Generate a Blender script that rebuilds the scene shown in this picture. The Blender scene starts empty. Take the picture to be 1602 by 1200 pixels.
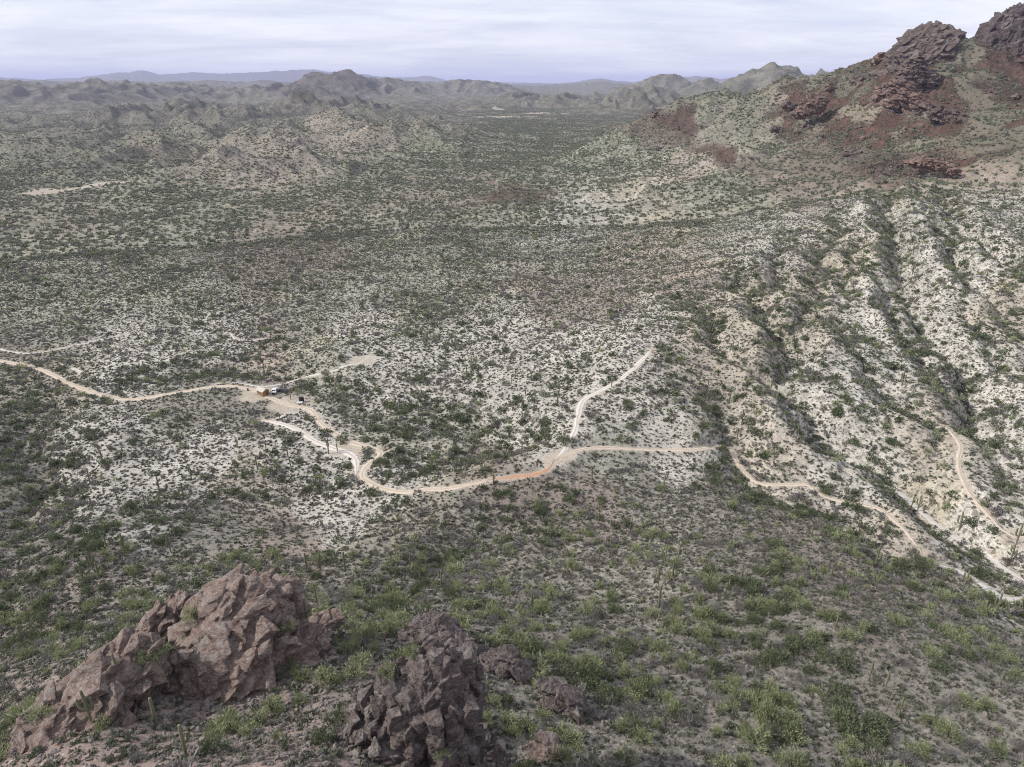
import bpy, bmesh, math, random
import numpy as np
from mathutils import Vector

sc = bpy.context.scene
COL = sc.collection
R = math.radians

# ------------------------------------------------------------------ camera, sky, sun, exposure
CAMZ, PITCH, F = 120.0, R(23.7), 1069.0
cam_d = bpy.data.cameras.new('camera'); cam = bpy.data.objects.new('camera', cam_d); COL.objects.link(cam)
cam.location = (0, 0, CAMZ); cam.rotation_euler = (R(90) - PITCH, 0, 0)
cam_d.sensor_width = 36; cam_d.lens = 36 * F / 1602.0
cam_d.clip_start = 0.5; cam_d.clip_end = 200000
sc.camera = cam

SUN_AZ, SUN_EL = -98.0, 39.0            # azimuth from the viewing direction (+Y), positive to +X
sun_d = bpy.data.lights.new('sun', 'SUN'); sun = bpy.data.objects.new('sun', sun_d); COL.objects.link(sun)
sun_d.energy = 3.3; sun_d.angle = R(1.5); sun_d.color = (1.0, 0.955, 0.88)
sdir = Vector((math.sin(R(SUN_AZ)) * math.cos(R(SUN_EL)), math.cos(R(SUN_AZ)) * math.cos(R(SUN_EL)), math.sin(R(SUN_EL))))
sun.rotation_euler = sdir.to_track_quat('Z', 'Y').to_euler()
sun.location = (-300, 100, 500)

W = bpy.data.worlds.new('World'); sc.world = W; W.use_nodes = True
wn, wl = W.node_tree.nodes, W.node_tree.links
wn.clear()
def wnode(t, **kw):
    n = wn.new(t)
    for k, v in kw.items(): setattr(n, k, v)
    return n
sky = wnode('ShaderNodeTexSky', sky_type='NISHITA', sun_disc=False, sun_elevation=R(SUN_EL), sun_rotation=R(SUN_AZ), altitude=600, air_density=1.0, dust_density=1.5, ozone_density=1.5)
tc = wnode('ShaderNodeTexCoord'); sep = wnode('ShaderNodeSeparateXYZ')
wl.new(tc.outputs['Generated'], sep.inputs[0])
def wmath(op, a, b=None, clamp=False):
    n = wnode('ShaderNodeMath', operation=op, use_clamp=clamp)
    for i, s in enumerate((a, b)):
        if s is None: continue
        if isinstance(s, (int, float)): n.inputs[i].default_value = s
        else: wl.new(s, n.inputs[i])
    return n.outputs[0]
zc = wmath('ADD', wmath('MAXIMUM', sep.outputs[2], 0.0), 0.10)
comb = wnode('ShaderNodeCombineXYZ')
wl.new(wmath('MULTIPLY', wmath('DIVIDE', sep.outputs[0], zc), 0.75), comb.inputs[0])
wl.new(wmath('MULTIPLY', wmath('DIVIDE', sep.outputs[1], zc), 1.25), comb.inputs[1])
def wnoise(scale, detail, rough, dist):
    n = wnode('ShaderNodeTexNoise'); n.inputs['Scale'].default_value = scale; n.inputs['Detail'].default_value = detail
    n.inputs['Roughness'].default_value = rough; n.inputs['Distortion'].default_value = dist
    wl.new(comb.outputs[0], n.inputs['Vector']); return n.outputs['Fac']
n1 = wnoise(0.55, 5, 0.55, 0.6); n2 = wnoise(2.2, 6, 0.6, 0.8)
cl = wmath('ADD', wmath('MULTIPLY', n1, 0.7), wmath('MULTIPLY', n2, 0.3))
ramp = wnode('ShaderNodeMapRange'); ramp.inputs[1].default_value = 0.37; ramp.inputs[2].default_value = 0.61
ramp.inputs[3].default_value = 0.0; ramp.inputs[4].default_value = 1.0; wl.new(cl, ramp.inputs[0])
cloudc = wnode('ShaderNodeMix', data_type='RGBA')          # thin grey-violet veil to bright cirrus
cloudc.inputs[6].default_value = (5.4, 5.6, 6.8, 1); cloudc.inputs[7].default_value = (7.7, 7.7, 8.2, 1)
wl.new(ramp.outputs[0], cloudc.inputs[0])
veil = wnode('ShaderNodeMix', data_type='RGBA'); veil.inputs[0].default_value = 0.85
wl.new(sky.outputs[0], veil.inputs[6]); wl.new(cloudc.outputs[2], veil.inputs[7])
bg = wnode('ShaderNodeBackground'); bg.inputs[1].default_value = 0.1
wl.new(veil.outputs[2], bg.inputs[0])
wo = wnode('ShaderNodeOutputWorld'); wl.new(bg.outputs[0], wo.inputs[0])

sc.view_settings.view_transform = 'Standard'; sc.view_settings.look = 'None'
sc.view_settings.exposure = 0.49; sc.view_settings.gamma = 1.0
sc.cycles.max_bounces = 4; sc.cycles.diffuse_bounces = 2; sc.cycles.glossy_bounces = 1; sc.cycles.transmission_bounces = 2
sc.cycles.volume_bounces = 0; sc.cycles.transparent_max_bounces = 4
sc.cycles.filter_width = 1.05; sc.cycles.use_denoising = True; sc.cycles.denoiser = 'OPENIMAGEDENOISE'; sc.cycles.denoising_prefilter = 'NONE'; sc.cycles.denoising_input_passes = 'RGB_ALBEDO_NORMAL'

# ------------------------------------------------------------------ projection helpers (photo pixels 1602 x 1200)
CP, SP = math.cos(PITCH), math.sin(PITCH)
def ray(u, v):
    a = (np.asarray(u, float) - 801) / F; b = (600 - np.asarray(v, float)) / F
    return a, CP + SP * b, -SP + CP * b
def polar(u, v):
    x, y, z = ray(u, v); h = np.hypot(x, y)
    return np.arctan2(x, y), z / h
def project(x, y, z):
    dz = z - CAMZ
    fw = y * CP - dz * SP; up = y * SP + dz * CP
    fw = np.where(fw > 0.1, fw, 0.1)
    return 801 + F * x / fw, 600 - F * up / fw

# ------------------------------------------------------------------ vector noise
def _h(ix, iy, iz, seed):
    h = (ix.astype(np.int64) * 374761393 + iy.astype(np.int64) * 668265263 + iz * 1274126177 + seed * 974711) & 0xffffffff
    h = ((h ^ (h >> 13)) * 1274126177) & 0xffffffff
    h = ((h ^ (h >> 16)) * 2246822519) & 0xffffffff
    return (h ^ (h >> 15)) & 0xffffff
def _f(h): return h / float(0x1000000)
_ang = np.arange(64) * (2 * np.pi / 64); _gx, _gy = np.cos(_ang).astype(np.float32), np.sin(_ang).astype(np.float32)
def perlin2(x, y, seed=0):
    x0 = np.floor(x); y0 = np.floor(y); fx = (x - x0).astype(np.float32); fy = (y - y0).astype(np.float32)
    x0 = x0.astype(np.int64); y0 = y0.astype(np.int64)
    u = fx * fx * fx * (fx * (fx * 6 - 15) + 10); v = fy * fy * fy * (fy * (fy * 6 - 15) + 10)
    def g(dx, dy):
        k = _h(x0 + dx, y0 + dy, 0, seed) & 63
        return _gx[k] * (fx - dx) + _gy[k] * (fy - dy)
    a = g(0, 0); b = g(1, 0); c = g(0, 1); d = g(1, 1)
    return 1.5 * ((a + u * (b - a)) * (1 - v) + (c + u * (d - c)) * v)
def value3(p, seed=0):
    i = np.floor(p); f = p - i; i = i.astype(np.int64); w = f * f * (3 - 2 * f)
    out = 0
    for dx in (0, 1):
        for dy in (0, 1):
            for dz in (0, 1):
                k = _f(_h(i[:, 0] + dx, i[:, 1] + dy, i[:, 2] + dz, seed))
                out = out + k * (w[:, 0] if dx else 1 - w[:, 0]) * (w[:, 1] if dy else 1 - w[:, 1]) * (w[:, 2] if dz else 1 - w[:, 2])
    return out * 2 - 1
def worley3(p, seed=0):
    """nearest-feature cell: returns (random value of cell, vector to the feature, F1, F2)"""
    i = np.floor(p).astype(np.int64)
    f1 = np.full(len(p), 9.0); f2 = np.full(len(p), 9.0); val = np.zeros(len(p)); off = np.zeros((len(p), 3))
    for dx in (-1, 0, 1):
        for dy in (-1, 0, 1):
            for dz in (-1, 0, 1):
                c0, c1, c2 = i[:, 0] + dx, i[:, 1] + dy, i[:, 2] + dz
                h = _h(c0, c1, c2, seed)
                q = np.stack([c0 + _f(_h(c0, c1, c2, seed + 1)), c1 + _f(_h(c0, c1, c2, seed + 2)), c2 + _f(_h(c0, c1, c2, seed + 3))], 1) - p
                d = np.sqrt((q * q).sum(1))
                m = d < f1
                f2 = np.where(m, f1, np.minimum(f2, d)); val = np.where(m, _f(h), val)
                off = np.where(m[:, None], q, off); f1 = np.where(m, d, f1)
    return val * 2 - 1, off, f1, f2

# ------------------------------------------------------------------ the lie of the land: polar height grid round the viewpoint
NA = 1400
AZ = np.linspace(R(-56), R(56), NA)
LR = np.concatenate([np.arange(math.log(12), math.log(900), 0.006), np.arange(math.log(900), math.log(9000), 0.0042), np.arange(math.log(9000), math.log(58000), 0.012)])
NR = len(LR); RR = np.exp(LR)
AZG, RG = np.meshgrid(AZ, RR)                      # (NR, NA)
XG = RG * np.sin(AZG); YG = RG * np.cos(AZG)

# known points of the ground: pixel + horizontal distance, or pixel + height above the valley floor
D, Z = 'd', 'z'
CTRL = [
 # near ridge and outcrop saddle
 (550,1200,D,44),(300,1200,D,49),(100,1200,D,58),(0,1200,D,68),(100,1000,D,118),(0,1050,D,112),(250,950,D,128),(480,1050,D,66),(400,1130,D,59),(330,1110,D,64),(250,1150,D,60),(200,1130,D,64),(790,1190,D,55),
 (560,980,D,86),(600,920,D,118),(450,880,D,136),(700,1100,D,60),(850,1150,D,60),(850,1000,D,88),(1000,1150,D,64),(1200,1150,D,74),
 (1450,1180,D,87),(1600,1180,D,98),(1600,1050,D,130),(1300,1000,D,108),(1050,950,D,110),(1000,850,D,148),(1200,850,D,157),(1450,880,D,185),
 (800,830,D,155),(800,930,D,112),(1180,930,D,118),(1420,980,D,128),
 # left valley side
 (50,850,D,180),(50,700,D,268),(300,800,D,184),(300,700,D,236),(200,880,D,155),(450,800,D,182),(120,770,D,225),
 # middle: parcel
 (410,612,Z,0),(470,625,Z,0),(600,700,Z,4),(560,715,Z,4.5),(801,700,D,206),(801,600,Z,8),(801,545,Z,6),(600,770,Z,7),(400,670,Z,5),(250,650,Z,4),(650,640,Z,2),(720,760,Z,10),
 (870,720,Z,12),(930,650,Z,15),(1020,545,Z,20),(560,560,Z,6),(120,600,Z,-2),(200,622,Z,-1),(0,565,Z,-3),(0,480,Z,-2),(300,540,Z,-2),
 # right slope
 (1000,702,Z,11),(1140,700,Z,9),(1190,762,Z,4),(1300,790,Z,4),(1430,850,Z,3),(1600,950,Z,-1),(1340,745,Z,3),(1500,700,Z,9),(1590,840,Z,4),
 (1150,600,D,262),(1300,550,D,295),(1250,640,D,240),(1450,600,D,300),(1600,600,D,320),(1600,700,D,255),(1200,450,D,395),(1400,450,D,400),(1600,450,D,400),(1300,400,D,460),
 (1100,350,D,600),(1100,430,D,420),(1000,450,D,400),(1400,370,D,500),(1500,370,D,500),(1600,340,D,560),
 (1450,290,D,640),(1350,290,D,660),(1250,300,D,690),(1600,250,D,720),(1520,280,D,680),(1300,250,D,850),(1200,230,D,1000),(1400,210,D,870),(1450,230,D,790),(1150,262,D,860),
 (1300,180,D,1010),(1440,130,D,990),(1400,150,D,960),(1500,150,D,980),(1600,150,D,960),
 (1280,149,D,1120),(1320,136,D,1110),(1350,117,D,1100),(1395,87,D,1090),(1440,52,D,1080),(1468,60,D,1080),(1500,66,D,1110),(1530,66,D,1120),(1560,44,D,1130),(1620,60,D,1140),(1255,152,D,1130),
 # behind the mountain
 (1250,210,D,1500),(1300,160,D,1900),(1400,150,D,1800),(1600,140,D,1800),
]
cx_, cy_, cz_ = [], [], []
for u, v, k, val in CTRL:
    a, t = polar(u, v)
    d = val if k == D else (val - CAMZ) / t
    cx_.append(a); cy_.append(math.log(d)); cz_.append(CAMZ + t * d)
for az in range(-56, 57, 8):                       # nothing known there: keep it calm
    for d, z in ((12, 72), (25, 68)): cx_.append(R(az)); cy_.append(math.log(d)); cz_.append(z)
    for d in (2600, 5200, 12000, 30000, 58000): cx_.append(R(az)); cy_.append(math.log(d)); cz_.append(0)
    if az <= 8:
        for d in (480, 700, 1100, 1700): cx_.append(R(az)); cy_.append(math.log(d)); cz_.append(-2 if az < 0 else 2)
for az, d, z in ((-56,60,55),(-56,100,36),(-56,180,16),(-56,300,2),(-48,150,18),(56,60,52),(56,110,32),(56,180,6),(56,300,30),(56,450,60),(56,700,90),(56,1000,150),(56,1400,80),(48,150,12),(48,800,95),(48,1080,195)):
    cx_.append(R(az)); cy_.append(math.log(d)); cz_.append(z)
PX = np.array([cx_, cy_]).T; PZ = np.array(cz_)
def tps(d2): return np.where(d2 > 1e-12, 0.5 * d2 * np.log(np.maximum(d2, 1e-12)), 0.0)
n = len(PX)
K = tps(((PX[:, None] - PX[None]) ** 2).sum(2)) + np.eye(n) * 3e-4
P1 = np.column_stack([np.ones(n), PX])
A = np.block([[K, P1], [P1.T, np.zeros((3, 3))]])
SOL = np.linalg.solve(A, np.concatenate([PZ, np.zeros(3)]))
def base_height(az, lr):
    out = np.empty(az.shape)
    for s in range(0, len(az), 20000):
        e = min(s + 20000, len(az))
        d2 = (az[s:e, None] - PX[None, :, 0]) ** 2 + (lr[s:e, None] - PX[None, :, 1]) ** 2
        out[s:e] = tps(d2) @ SOL[:n] + SOL[n] + SOL[n + 1] * az[s:e] + SOL[n + 2] * lr[s:e]
    return out
# evaluate coarsely and interpolate (the base is smooth)
ca = np.linspace(AZ[0], AZ[-1], 281); cr = np.linspace(LR[0], LR[-1], 521)
CA, CR = np.meshgrid(ca, cr); CB = base_height(CA.ravel(), CR.ravel()).reshape(CA.shape)
def lerp_axis(M, src, dst, axis):
    f = (dst - src[0]) / (src[1] - src[0]); i = np.clip(np.floor(f).astype(int), 0, len(src) - 2); f = f - i
    if axis == 0: return M[i] * (1 - f)[:, None] + M[i + 1] * f[:, None]
    return M[:, i] * (1 - f)[None] + M[:, i + 1] * f[None]
H = lerp_axis(lerp_axis(CB, cr, LR, 0), ca, AZ, 1)
H[RR > 2600] *= np.exp(-np.maximum(RR[RR > 2600] - 2600, 0) / 1500)[:, None]

def gnoise(lam, seed, rmax=None, rmin=0, sx=1.0, sy=1.0, rot=0.0):
    """perlin noise of wavelength lam on the rows where the grid can carry it"""
    out = np.zeros_like(H, dtype=np.float32)
    rm = min(lam / 0.015, rmax or 1e9)
    k0 = np.searchsorted(RR, rmin); k = np.searchsorted(RR, rm)
    if k <= k0: return out
    c, s = math.cos(rot), math.sin(rot)
    x = XG[k0:k] * c + YG[k0:k] * s; y = -XG[k0:k] * s + YG[k0:k] * c
    fade = np.clip((rm - RR[k0:k]) / (0.3 * rm), 0, 1)[:, None]
    out[k0:k] = perlin2(x / (lam * sx), y / (lam * sy), seed) * fade
    return out
def ridged(lams, seed, **kw):
    out = 0; amp = 1.0; tot = 0; prev = 1.0
    for i, l in enumerate(lams):
        rdg = 1 - np.abs(gnoise(l, seed + i, **kw)) * 1.6
        rdg = np.clip(rdg, 0, 1) ** 2
        out = out + rdg * amp * prev; tot += amp; prev = np.clip(rdg * 1.4, 0, 1); amp *= 0.5
    return out / tot

def smooth(a, b, x): t = np.clip((x - a) / (b - a), 0, 1); return t * t * (3 - 2 * t)
# --- hills: (u, v of the top, distance, half width in px, depth factor, roughness)
HILLS = [
 (520,172,1600,150,1.2,.35),(600,198,1400,95,1.0,.35),(430,190,1500,120,1.1,.35),(370,228,1120,90,1.0,.3),(470,226,1080,100,.8,.3),
 (300,190,1700,110,1.2,.35),(255,222,1300,90,1.0,.35),(130,200,1800,120,1.3,.35),(170,236,1250,90,.9,.35),(40,218,1500,100,1.2,.35),
 (60,172,2700,120,1.2,.6),(220,165,2900,110,1.1,.6),(350,168,2600,80,1.0,.6),
 (1075,155,1230,115,1.0,.3),(1150,163,1300,65,1.0,.3),(1128,230,890,52,.7,.5),(1030,178,1400,45,1.0,.4),
 (1213,107,4400,78,1.0,.12),(1278,116,4300,62,1.0,.12),(1170,126,4300,50,.9,.5),(1105,128,5000,40,.9,.5),(1250,140,2900,60,.9,.5),(1180,144,3000,40,.9,.5),
 (1043,121,6000,46,1.0,.3),(990,150,3400,60,1.0,.5),(880,152,4200,60,1.0,.5),(810,148,4600,45,1.0,.5),(1000,140,4600,70,1.0,.4),
 (540,116,6200,60,1.2,.55),(492,120,6300,46,1.0,.6),(600,128,6600,70,1.2,.5),(440,136,5600,80,1.2,.55),
 (705,160,3700,60,1.0,.4),(620,172,2600,60,.9,.5),(560,160,3000,60,.9,.5),(480,160,2900,70,1.0,.55),(150,136,5600,110,1.0,.5),(40,136,5400,80,1.0,.5),(280,139,6200,90,1.0,.5),
 (730,128,7500,80,1.0,.4),(640,130,7400,70,1.0,.4),
 (930,290,760,60,.7,.4),(1010,282,830,40,.7,.4),
]
rid = ridged([420, 190, 85, 38, 17], 11)
hill_mask = np.zeros_like(H, dtype=np.float32); hillh = np.zeros_like(H)
for u, v, d, hw, df, rough in HILLS:
    a, t = polar(u, v)
    ia = int(np.clip((a - AZ[0]) / (AZ[1] - AZ[0]), 0, NA - 1)); ir = int(np.searchsorted(RR, d))
    top = CAMZ + t * d - H[ir, ia]
    if top <= 0: continue
    wx = hw * d / F; wy = max(wx * df, 25.0)
    k0, k1 = np.searchsorted(RR, max(d - 3 * wy, 20)), np.searchsorted(RR, d + 3 * wy)
    cx0, cy0 = d * math.sin(a), d * math.cos(a)
    X, Y = XG[k0:k1] - cx0, YG[k0:k1] - cy0
    c, s = math.cos(a), math.sin(a)
    lx = (X * c - Y * s); ly = (X * s + Y * c)
    wob = 1 + 0.35 * gnoise(wx * 1.2, 77 + int(u))[k0:k1]
    q = np.sqrt((lx / wx) ** 2 + (ly / wy) ** 2) * wob
    g = np.exp(-0.9 * q ** (1.6 if d < 4000 else 1.9))
    core = np.exp(-(q / (0.45 if d < 4000 else 1.1)) ** 2)
    hh = top * g * (1 - rough * (1 - core) * (1 - np.clip(rid[k0:k1] * 1.5, 0, 1)))
    hillh[k0:k1] = np.maximum(hillh[k0:k1], hh)
    hill_mask[k0:k1] = np.maximum(hill_mask[k0:k1], g)
H += hillh
H += smooth(.12, .5, hill_mask) * (ridged([170, 75, 34], 23) - .5) * 26 * (1 + .7 * smooth(1500, 3000, RG)) * (RG > 700)
# broken hilly country beyond the valley
lowland = smooth(1500, 2600, RG) * (1 - smooth(6000, 8500, RG)) * (1 - np.exp(-((AZG - R(0)) / R(7)) ** 2) * (1 - smooth(3200, 4600, RG)))
H += lowland * ((1 - np.abs(gnoise(1500, 31)) * 1.7) * 34 + (1 - np.abs(gnoise(620, 32)) * 1.7) * 24 + (ridged([300, 130, 58], 33) - .5) * 20 - 26)
# far ranges: (distance, half depth, crest line as pixels)
RANGES = [
 (25000, .16, [(-400,124),(0,121),(60,124),(130,121),(180,114),(205,112),(222,110),(250,116),(300,113),(350,115),(400,113),(455,109),(490,108),(530,114),(570,116),(600,121),(640,121),(672,118),(700,126),(760,128),(900,131),(2000,131)]),
 (19000, .16, [(-400,131),(860,131),(900,128),(940,122),(955,125),(985,128),(1040,124),(1060,119),(1072,121),(1090,119),(1130,123),(1150,121),(1185,119),(1225,124),(1262,118),(1300,123),(1400,122),(1700,122),(2000,124)]),
 (10500, .14, [(-400,126),(0,127),(60,125),(120,128),(190,125),(240,128),(330,125),(385,128),(415,124),(440,128),(480,131),(560,131),(640,126),(690,128),(720,126),(770,130),(830,134),(900,131),(938,127),(980,131),(1040,131),(1080,127),(1140,130),(1200,128),(2000,128)]),
]
for d0, dep, crest in RANGES:
    uu = np.array([c[0] for c in crest], float); vv = np.array([c[1] for c in crest], float)
    aa, tt = polar(uu, vv)
    o = np.argsort(aa); prof = np.interp(AZ, aa[o], tt[o])
    prof = prof + 0.0006 * perlin2(AZ * 90, AZ * 0 + d0, 5) + 0.0004 * perlin2(AZ * 260, AZ * 0 + d0, 6)
    top = np.maximum(CAMZ + prof * d0, 0)
    cen = d0 * (1 + 0.05 * perlin2(AZ * 9, AZ * 0 + 3.3, int(d0)))
    q = np.abs(np.log(RG / cen[None])) / dep
    shp = np.clip(1 - q, 0, 1) ** 0.9
    nz = 1 - (1 - shp) * 0.5 * (1 - ridged([5000, 2200], int(d0) % 97))
    H = np.maximum(H, top[None] * shp * nz)

# --- ravines on the right-hand slope and washes: pixels, width, depth
def cols(): return (AZ[1] - AZ[0])
def to_world(u, v, lift=0.0):
    """where the line of sight through a pixel first meets the ground"""
    a, t = polar(u, v)
    f = (a - AZ[0]) / cols(); i = int(np.clip(f, 0, NA - 2)); f = f - i
    h = H[:, i] * (1 - f) + H[:, i + 1] * f
    tn = (h - CAMZ) / RR
    hit = np.nonzero(tn >= t)[0]
    k = hit[0] if len(hit) else NR - 1
    if k == 0: r = RR[0]
    else:
        w = (t - tn[k - 1]) / (tn[k] - tn[k - 1] + 1e-12); r = RR[k - 1] + w * (RR[k] - RR[k - 1])
    return np.array([r * math.sin(a), r * math.cos(a)])
def hz(x, y):
    """ground height by bilinear lookup"""
    x = np.asarray(x, float); y = np.asarray(y, float)
    fa = np.clip((np.arctan2(x, y) - AZ[0]) / cols(), 0, NA - 1.001); fr = np.interp(np.log(np.maximum(np.hypot(x, y), 12.1)), LR, np.arange(NR))
    fr = np.clip(fr, 0, NR - 1.001)
    i, j = fr.astype(int), fa.astype(int); p, q = fr - i, fa - j
    return H[i, j] * (1 - p) * (1 - q) + H[i + 1, j] * p * (1 - q) + H[i, j + 1] * (1 - p) * q + H[i + 1, j + 1] * p * q
def samp(M, x, y):
    fa = np.clip(np.rint((np.arctan2(x, y) - AZ[0]) / cols()), 0, NA - 1).astype(int)
    fr = np.clip(np.rint(np.interp(np.log(np.maximum(np.hypot(x, y), 12.1)), LR, np.arange(NR))), 0, NR - 1).astype(int)
    return M[fr, fa]
def catmull(P, step):
    P = np.asarray(P, float); out = []
    Q = np.vstack([2 * P[0] - P[1], P, 2 * P[-1] - P[-2]])
    for i in range(len(P) - 1):
        p0, p1, p2, p3 = Q[i:i + 4]; m = max(2, int(np.linalg.norm(p2 - p1) / step))
        t = np.linspace(0, 1, m, endpoint=False)[:, None]
        out.append(0.5 * (2 * p1 + (p2 - p0) * t + (2 * p0 - 5 * p1 + 4 * p2 - p3) * t ** 2 + (3 * p1 - p0 - 3 * p2 + p3) * t ** 3))
    return np.vstack(out + [P[-1:]])
def line_field(P, reach):
    """distance of grid points to a polyline and the position along it (index), inf beyond reach"""
    DI = np.full(H.shape, 1e9, np.float32); TI = np.zeros(H.shape, np.float32)
    for k in range(len(P) - 1):
        a, b = P[k], P[k + 1]
        lo = np.minimum(a, b) - reach; hi = np.maximum(a, b) + reach
        cs = np.array([[lo[0], lo[1]], [lo[0], hi[1]], [hi[0], lo[1]], [hi[0], hi[1]]])
        az = np.arctan2(cs[:, 0], cs[:, 1]); rr = np.hypot(cs[:, 0], cs[:, 1])
        j0, j1 = np.searchsorted(AZ, az.min()), np.searchsorted(AZ, az.max()) + 1
        i0, i1 = np.searchsorted(RR, rr.min() - reach * .3), np.searchsorted(RR, rr.max()) + 1
        X = XG[i0:i1, j0:j1] - a[0]; Y = YG[i0:i1, j0:j1] - a[1]
        d = b - a; L2 = max((d * d).sum(), 1e-9)
        t = np.clip((X * d[0] + Y * d[1]) / L2, 0, 1)
        dd = np.hypot(X - t * d[0], Y - t * d[1])
        m = dd < DI[i0:i1, j0:j1]
        DI[i0:i1, j0:j1] = np.where(m, dd, DI[i0:i1, j0:j1]); TI[i0:i1, j0:j1] = np.where(m, k + t, TI[i0:i1, j0:j1])
    return DI, TI
RAVINES = [
 ([(1392,288),(1390,330),(1406,390),(1417,480),(1451,540),(1500,585),(1522,630),(1500,665),(1540,720),(1602,760)], 11, 5.5),
 ([(1150,420),(1169,458),(1205,500),(1225,540),(1222,585),(1278,676),(1330,713),(1400,765),(1470,815),(1540,865),(1610,915)], 10, 5),
 ([(1315,330),(1300,380),(1285,420),(1275,470),(1245,510),(1225,540)], 9, 3.5),
 ([(1330,540),(1346,570),(1413,638),(1443,662),(1470,720),(1400,765)], 10, 4),
 ([(1035,555),(1060,590),(1101,605),(1150,655),(1165,720),(1195,770)], 10, 4),
 ([(1290,640),(1330,690),(1370,740)], 8, 2.5),
 ([(1462,288),(1470,330),(1500,400),(1560,450),(1610,500)], 12, 5),
 ([(1390,300),(1405,340),(1480,360),(1560,410),(1610,440)], 12, 4),
 ([(1130,720),(1200,790),(1300,800),(1400,870),(1470,900),(1530,925),(1610,960)], 12, 2.5),
 ([(1080,470),(1110,520),(1150,560),(1190,600),(1230,640),(1270,690)], 6, 2.6),
 ([(1260,560),(1300,610),(1345,660),(1380,710)], 6, 2.6), ([(1300,480),(1330,540),(1370,590),(1420,640)], 6, 3),
 ([(1360,420),(1375,480),(1400,540),(1450,590),(1480,640)], 6, 3), ([(1480,470),(1520,530),(1560,580),(1610,620)], 6, 3),
 ([(1500,340),(1540,390),(1580,420),(1620,450)], 8, 3.5), ([(1432,275),(1438,315),(1455,360),(1500,440),(1550,490),(1610,540)], 8, 4),
 ([(1230,370),(1215,420),(1190,470)], 7, 3), ([(1540,640),(1570,680),(1610,720)], 6, 2.5), ([(1170,560),(1200,610),(1245,660),(1290,720)], 5, 2.2),
 ([(1050,620),(1085,650),(1120,690)], 5, 2), ([(1390,480),(1420,540),(1440,580)], 5, 2.2), ([(1340,350),(1340,400),(1320,450),(1310,480)], 7, 3),
 ([(640,600),(690,650),(740,670),(790,690),(700,715),(640,730)], 16, 3.5),
 ([(1140,1060),(1180,980),(1215,930),(1240,900)], 10, 2.5),
 ([(560,960),(660,890),(730,850),(790,800)], 11, 2.5),
 ([(60,1000),(40,900),(50,800),(60,700),(40,640)], 14, 3),
 ([(1290,1120),(1330,1080),(1260,1030),(1200,1010)], 10, 2),
 ([(430,760),(330,780),(270,800),(160,850)], 14, 2),
 ([(640,690),(560,640),(480,590),(380,580),(200,600)], 12, 2),
]
near_ravine = np.full(H.shape, 1e9, np.float32)
ravP = []
for px, w, dep in RAVINES:
    P = catmull([to_world(*p) for p in px], 4.0); q_ = np.arange(len(P)) * 4.0; k_ = len(ravP) + .5
    P = P + np.stack([perlin2(q_ / 26, q_ * 0 + k_, 71), perlin2(q_ / 26, q_ * 0 + k_, 72)], 1) * 6 + np.stack([perlin2(q_ / 11, q_ * 0 + k_, 73), perlin2(q_ / 11, q_ * 0 + k_, 74)], 1) * 2; ravP.append(P)
wob = gnoise(22, 41, rmax=900) * 3.5 + gnoise(9, 42, rmax=500) * 1.5
for (px, w, dep), P in zip(RAVINES, ravP):
    DI, TI = line_field(P, w * 3.0)
    DW = np.maximum(DI + wob, 0)
    ends = np.minimum(1, np.minimum(TI / 3, len(P) - 1 - TI) / 7 + 0.04)
    prof = np.exp(-(DW / (w * 0.55)) ** 1.3) * dep * 1.25 - np.exp(-((DW - w * 1.25) / (w * .8)) ** 2) * dep * 0.7
    H -= np.where(DI < 1e8, prof * ends, 0)
    near_ravine = np.minimum(near_ravine, np.where(DI < 1e8, DW / w, 1e9))
# --- small relief everywhere
slope_amp = 0.35 + 1.1 * smooth(R(3), R(22), AZG) * smooth(180, 260, RG) + 0.7 * smooth(60, 140, RG) * (1 - smooth(150, 300, RG))
H += (gnoise(260, 1) * 3.0 + gnoise(120, 2) * 2.2) * smooth(300, 700, RG)
H += gnoise(60, 3) * 1.3 * smooth(120, 260, RG) + gnoise(28, 4) * 0.8 * (0.4 + slope_amp) * smooth(60, 120, RG)
H += (1 - np.abs(gnoise(34, 7, rmin=200, rmax=1500))) * 1.6 * smooth(220, 320, RG) * slope_amp
H += gnoise(11, 5) * 0.35 * (0.5 + slope_amp) + gnoise(5, 6) * 0.16 + gnoise(2.2, 8) * 0.09
# mountain relief: gullies and rough rock
mtn = smooth(R(15), R(24), AZG) * smooth(560, 760, RG) * (1 - smooth(1500, 1900, RG))
H += mtn * ((ridged([110, 52, 24], 61) - 0.55) * 15.0 + gnoise(18, 65) * 1.2)

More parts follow.
